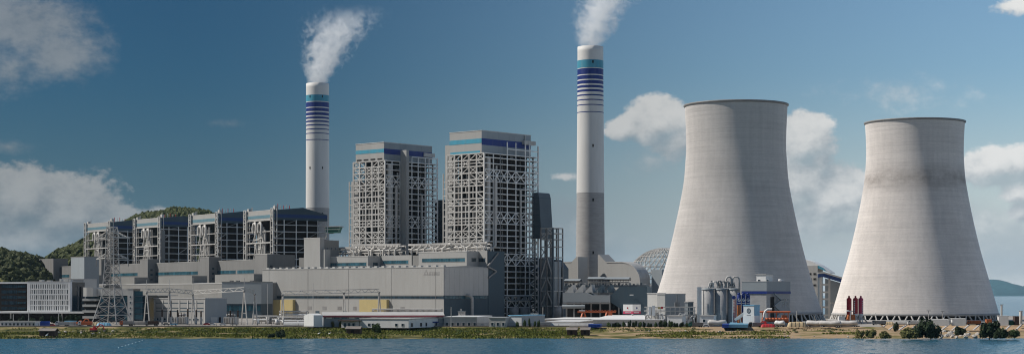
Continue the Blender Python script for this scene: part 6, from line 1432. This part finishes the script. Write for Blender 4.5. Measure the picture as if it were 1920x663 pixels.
# egrets on the grass
def egret(px, yb, z0, label):
    Y = (CH - z0) * F / (yb - HZ); t = Thing('egret', label, 'bird', frame_at(px, Y, 20), 0, 0, z0, 'egrets on the bank')
    mb = MB(); pts = [(-.9, .55, .08), (-.5, .75, .28), (0, .85, .34), (.35, .95, .24), (.5, 1.2, .11), (.45, 1.45, .08), (.55, 1.65, .08), (.68, 1.7, .10), (.8, 1.68, .05), (1.1, 1.64, .015)]
    n = 8; vs, fs_ = [], []
    for x, z, r in pts: vs += [(x, r * math.cos(2 * math.pi * k / n), z0 + z + r * math.sin(2 * math.pi * k / n)) for k in range(n)]
    for j in range(len(pts) - 1): fs_ += [(j * n + k, j * n + (k + 1) % n, (j + 1) * n + (k + 1) % n, (j + 1) * n + k) for k in range(n)]
    t.part('body', mb.add(vs, fs_, True), 'bird')
    for s in (-.1, .1): t.member('leg', (0, s, z0), (0, s, z0 + .6), .05, 'dark', rod=True)
egret(598, 627, 1.7, 'left one of two white egrets on the grass below the red edged shed'); egret(618, 627, 1.7, 'right one of two white egrets on the grass below the red edged shed'); egret(88, 630, 1.3, 'white egret below the dark tin hut')
# float line of buoys
for i in range(8):
    px, py = 222 + i * 6.5 + rg.uniform(-1, 1), 651 - i * 1.9; Y = CH * F / (py - HZ); o = MB().lathe([(.02, -.3), (.22, -.1), (.26, .08), (.16, .22), (.02, .28)], n=10).mesh('buoy', M['bird']); b = bpy.data.objects.new('buoy', o); COL.objects.link(b); b.location = (X_at(px, Y), Y, .1); b['label'] = ORD[i] + ' white float from the left in the line on the water'; b['category'] = 'buoy'; b['group'] = 'line of white floats'

# ------------------------------------------------------------------ haze
def haze():
    mb = MB().box(-16000, 16000, -3500, 44000, -6, 900); m = bpy.data.materials.new('haze'); m.use_nodes = True; nt = m.node_tree; nt.nodes.clear()
    v = nt.nodes.new('ShaderNodeVolumePrincipled'); v.inputs['Color'].default_value = (.56, .82, 1, 1); v.inputs['Density'].default_value = 0.9e-5; v.inputs['Anisotropy'].default_value = .2
    o = nt.nodes.new('ShaderNodeOutputMaterial'); nt.links.new(v.outputs[0], o.inputs['Volume']); struct('haze', mb, m, 'stuff')
haze()

# low dark scrub in patches on the bank
def scrub():
    g = random.Random(31); mb = MB()
    for _ in range(230):
        px = g.uniform(-10, 1630); X = X_at(px, 1070); e = edge_row(X)
        if px > 1100 and g.random() < .55: continue
        Y = e[4][0] + (e[1][0] - e[4][0]) * g.random() ** .7; j = 0
        while j < 6 and e[j + 1][0] > Y: j += 1
        f = (e[j][0] - Y) / max(.01, e[j][0] - e[j + 1][0]); Z = e[j][1] * (1 - f) + e[j + 1][1] * f; r = g.uniform(.7, 1.7)
        for _ in range(45):
            d = Vector((g.gauss(0, 1), g.gauss(0, 1), abs(g.gauss(0, 1)))).normalized(); p = Vector((X, Y, Z)) + Vector((d.x * r * 1.7, d.y * r, d.z * r * .9)) * g.uniform(.4, 1); u = d.orthogonal().normalized(); w = d.cross(u); s = g.uniform(.2, .42)
            mb.add([p - u * s, p + w * s * .7, p + u * s, p - w * s * .7], [(0, 1, 2, 3)])
    o = struct('undergrowth', mb, 'leaf', 'stuff'); o['label'] = 'dark low scrub scattered through the bank grass'; o['category'] = 'scrub'
scrub()

# ------------------------------------------------------------------ yard clutter
def pipe_stack(px, yb, n, ln, label, m_, deg=6):
    f = frame_at(px, gY(yb), deg); t = Thing('pipe_stack', label, 'pipes', f); r = .45
    for row in range(3):
        for i in range(n - row): t.member('pipe', (-ln / 2, (i + row / 2) * 2 * r, G + r + row * 1.75 * r), (ln / 2, (i + row / 2) * 2 * r, G + r + row * 1.75 * r), 2 * r, m_, rod=True)
    for s in (-.35, .35): t.box('bearer', 'brown', s * ln - .15, s * ln + .15, -.6, n * 2 * r, G - .05, G + .06)
def lorry(px, yb, label, m_, load, deg=4):
    f = frame_at(px, gY(yb), deg); t = Thing('lorry', label, 'truck', f); c = t.part('cab', MB().prism_y([(-4.6, G + .7), (-2.6, G + .7), (-2.6, G + 3.1), (-4.2, G + 3.1), (-4.6, G + 2.1)], -1.2, 1.2), m_)
    t.part('windscreen', MB().prism_y([(-4.63, G + 2.1), (-4.24, G + 3.0), (-4.2, G + 3.0), (-4.58, G + 2.1)], -1.05, 1.05), 'glass', parent=c); t.box('side_window', 'glass', -4.0, -3.0, -1.22, 1.22, G + 2.1, G + 2.8)
    t.box('chassis', 'steel_dark', -4.4, 4.4, -.9, .9, G + .6, G + .9); t.part('body', MB().box(-2.3, 4.5, -1.25, 1.25, G + .92, G + 2.9), load)
    for i in range(7): t.box('rib', load, -2.2 + i * 1.1, -2.05 + i * 1.1, -1.32, -1.25, G + .95, G + 2.85)
    for xx in (-3.5, 2.0, 3.3):
        for sy in (-1, 1): t.part('wheel', MB().cyl((xx, sy * .85, G + .5), (xx, sy * 1.2, G + .5), .5, n=14), 'tyre')
pipe_stack(1050, 611.5, 6, 18, 'stack of white pipes left of the flat canopies', 'bright'); pipe_stack(1090, 611.8, 5, 15, 'stack of pale pipes behind the long blue container', 'tarp'); pipe_stack(870, 607.5, 5, 12, 'stack of grey pipes behind the low white building', 'steel')
pipe_stack(262, 608.2, 5, 14, 'stack of dark pipes right of the pylon\'s foot', 'steel_dark'); pipe_stack(560, 609.8, 6, 20, 'stack of white pipes left of the white gable shed', 'bright'); pipe_stack(1700, 608, 5, 14, 'stack of grey pipes before the seaward tower\'s legs', 'steel')
lorry(238, 609.4, 'orange fronted lorry with a dark body right of the pylon', 'orange', 'steel_dark'); lorry(285, 609.2, 'dark bodied lorry left of the switch house', 'steel_dark', 'brown'); lorry(160, 610.2, 'lorry with an orange body below the terrace block', 'bright', 'orange'); lorry(118, 610.6, 'white lorry with a pale body by the small pale cabin', 'bright', 'white')
lorry(1305, 612.6, 'dark green lorry below the one-window hut', 'green', 'steel_dark'); lorry(1418, 612.5, 'dark lorry right of the pale blue hoarding', 'brown', 'steel_dark'); lorry(1020, 611.4, 'white lorry beside the pale blue sided hall', 'bright', 'tarp'); lorry(1648, 608.5, 'dark bodied lorry below the red silos\' conveyor arm', 'steel_dark', 'steel_dark')
lorry(1715, 608.8, 'white lorry on the quay before the seaward tower', 'bright', 'bright'); lorry(1826, 608.4, 'rusty lorry on the quay by the seaward tower\'s shaded foot', 'rust', 'rust')
for i, (px, yb, c_, lb) in enumerate(((195, 609.8, 'sky_blue', 'pale blue tarpaulin heap below the pylon'), (180, 609.4, 'ytarp', 'tan tarpaulin heap left of the pylon\'s foot'), (1068, 610.2, 'tarp', 'grey tarpaulin heap among the flat canopies'), (1180, 610.8, 'tarp', 'pale tarpaulin heap behind the shrub row'), (1440, 612.7, 'red', 'red tarpaulin heap by the cable drum'), (1665, 608.2, 'ytarp', 'tan tarpaulin heap on the quay below the ribs'))): tarp_heap(px, yb, 9, 2.0, lb, c_)
def stair_house(px, yb, yt, label):
    f = frame_at(px, gY(yb), 20); t = Thing('vent_tower', label, 'tower', f); zt = f.z(yt); t.part('shaft', MB().box(-2, 2, -2, 2, G, zt), 'white'); t.box('cap', 'slate_light', -2.4, 2.4, -2.4, 2.4, zt, zt + .5)
    for k in range(3): window(t, 'f', 0, -2, G + 3 + k * 3, 1.0, 1.2)
stair_house(1002, 604, 588, 'small white vent tower beside the hopper frame'); stair_house(1228, 608.8, 586, 'small white vent tower before the pale process building'); stair_house(866, 603, 584, 'small white vent tower against the slate end wall')

def rear_block():
    y0 = 152.0; a, b = A.lx(1000, y0), A.lx(1046, y0); t = Thing('air_heater_block', 'dark air heater block low behind the taller boiler house and hopper frame', 'industrial building', A, (a + b) / 2, y0); z = lambda p: A.z(p, b, y0)
    t.part('casing', MB().prism_y([(a - 30, G), (b, G), (b, z(505)), (b - 8, z(486)), (a - 30, z(478))], y0, y0 + 14), 'duct')
    for k in range(6): zz = G + 8 + k * 9; t.member('beam', (a - 30, y0 - .6, zz), (b, y0 - .6, zz), .7, 'steel_dark')
    for k in range(7): x = a - 28 + (b - a + 26) * k / 6; t.member('column', (x, y0 - .6, G), (x, y0 - .6, z(492)), .8, 'steel_dark')
rear_block()
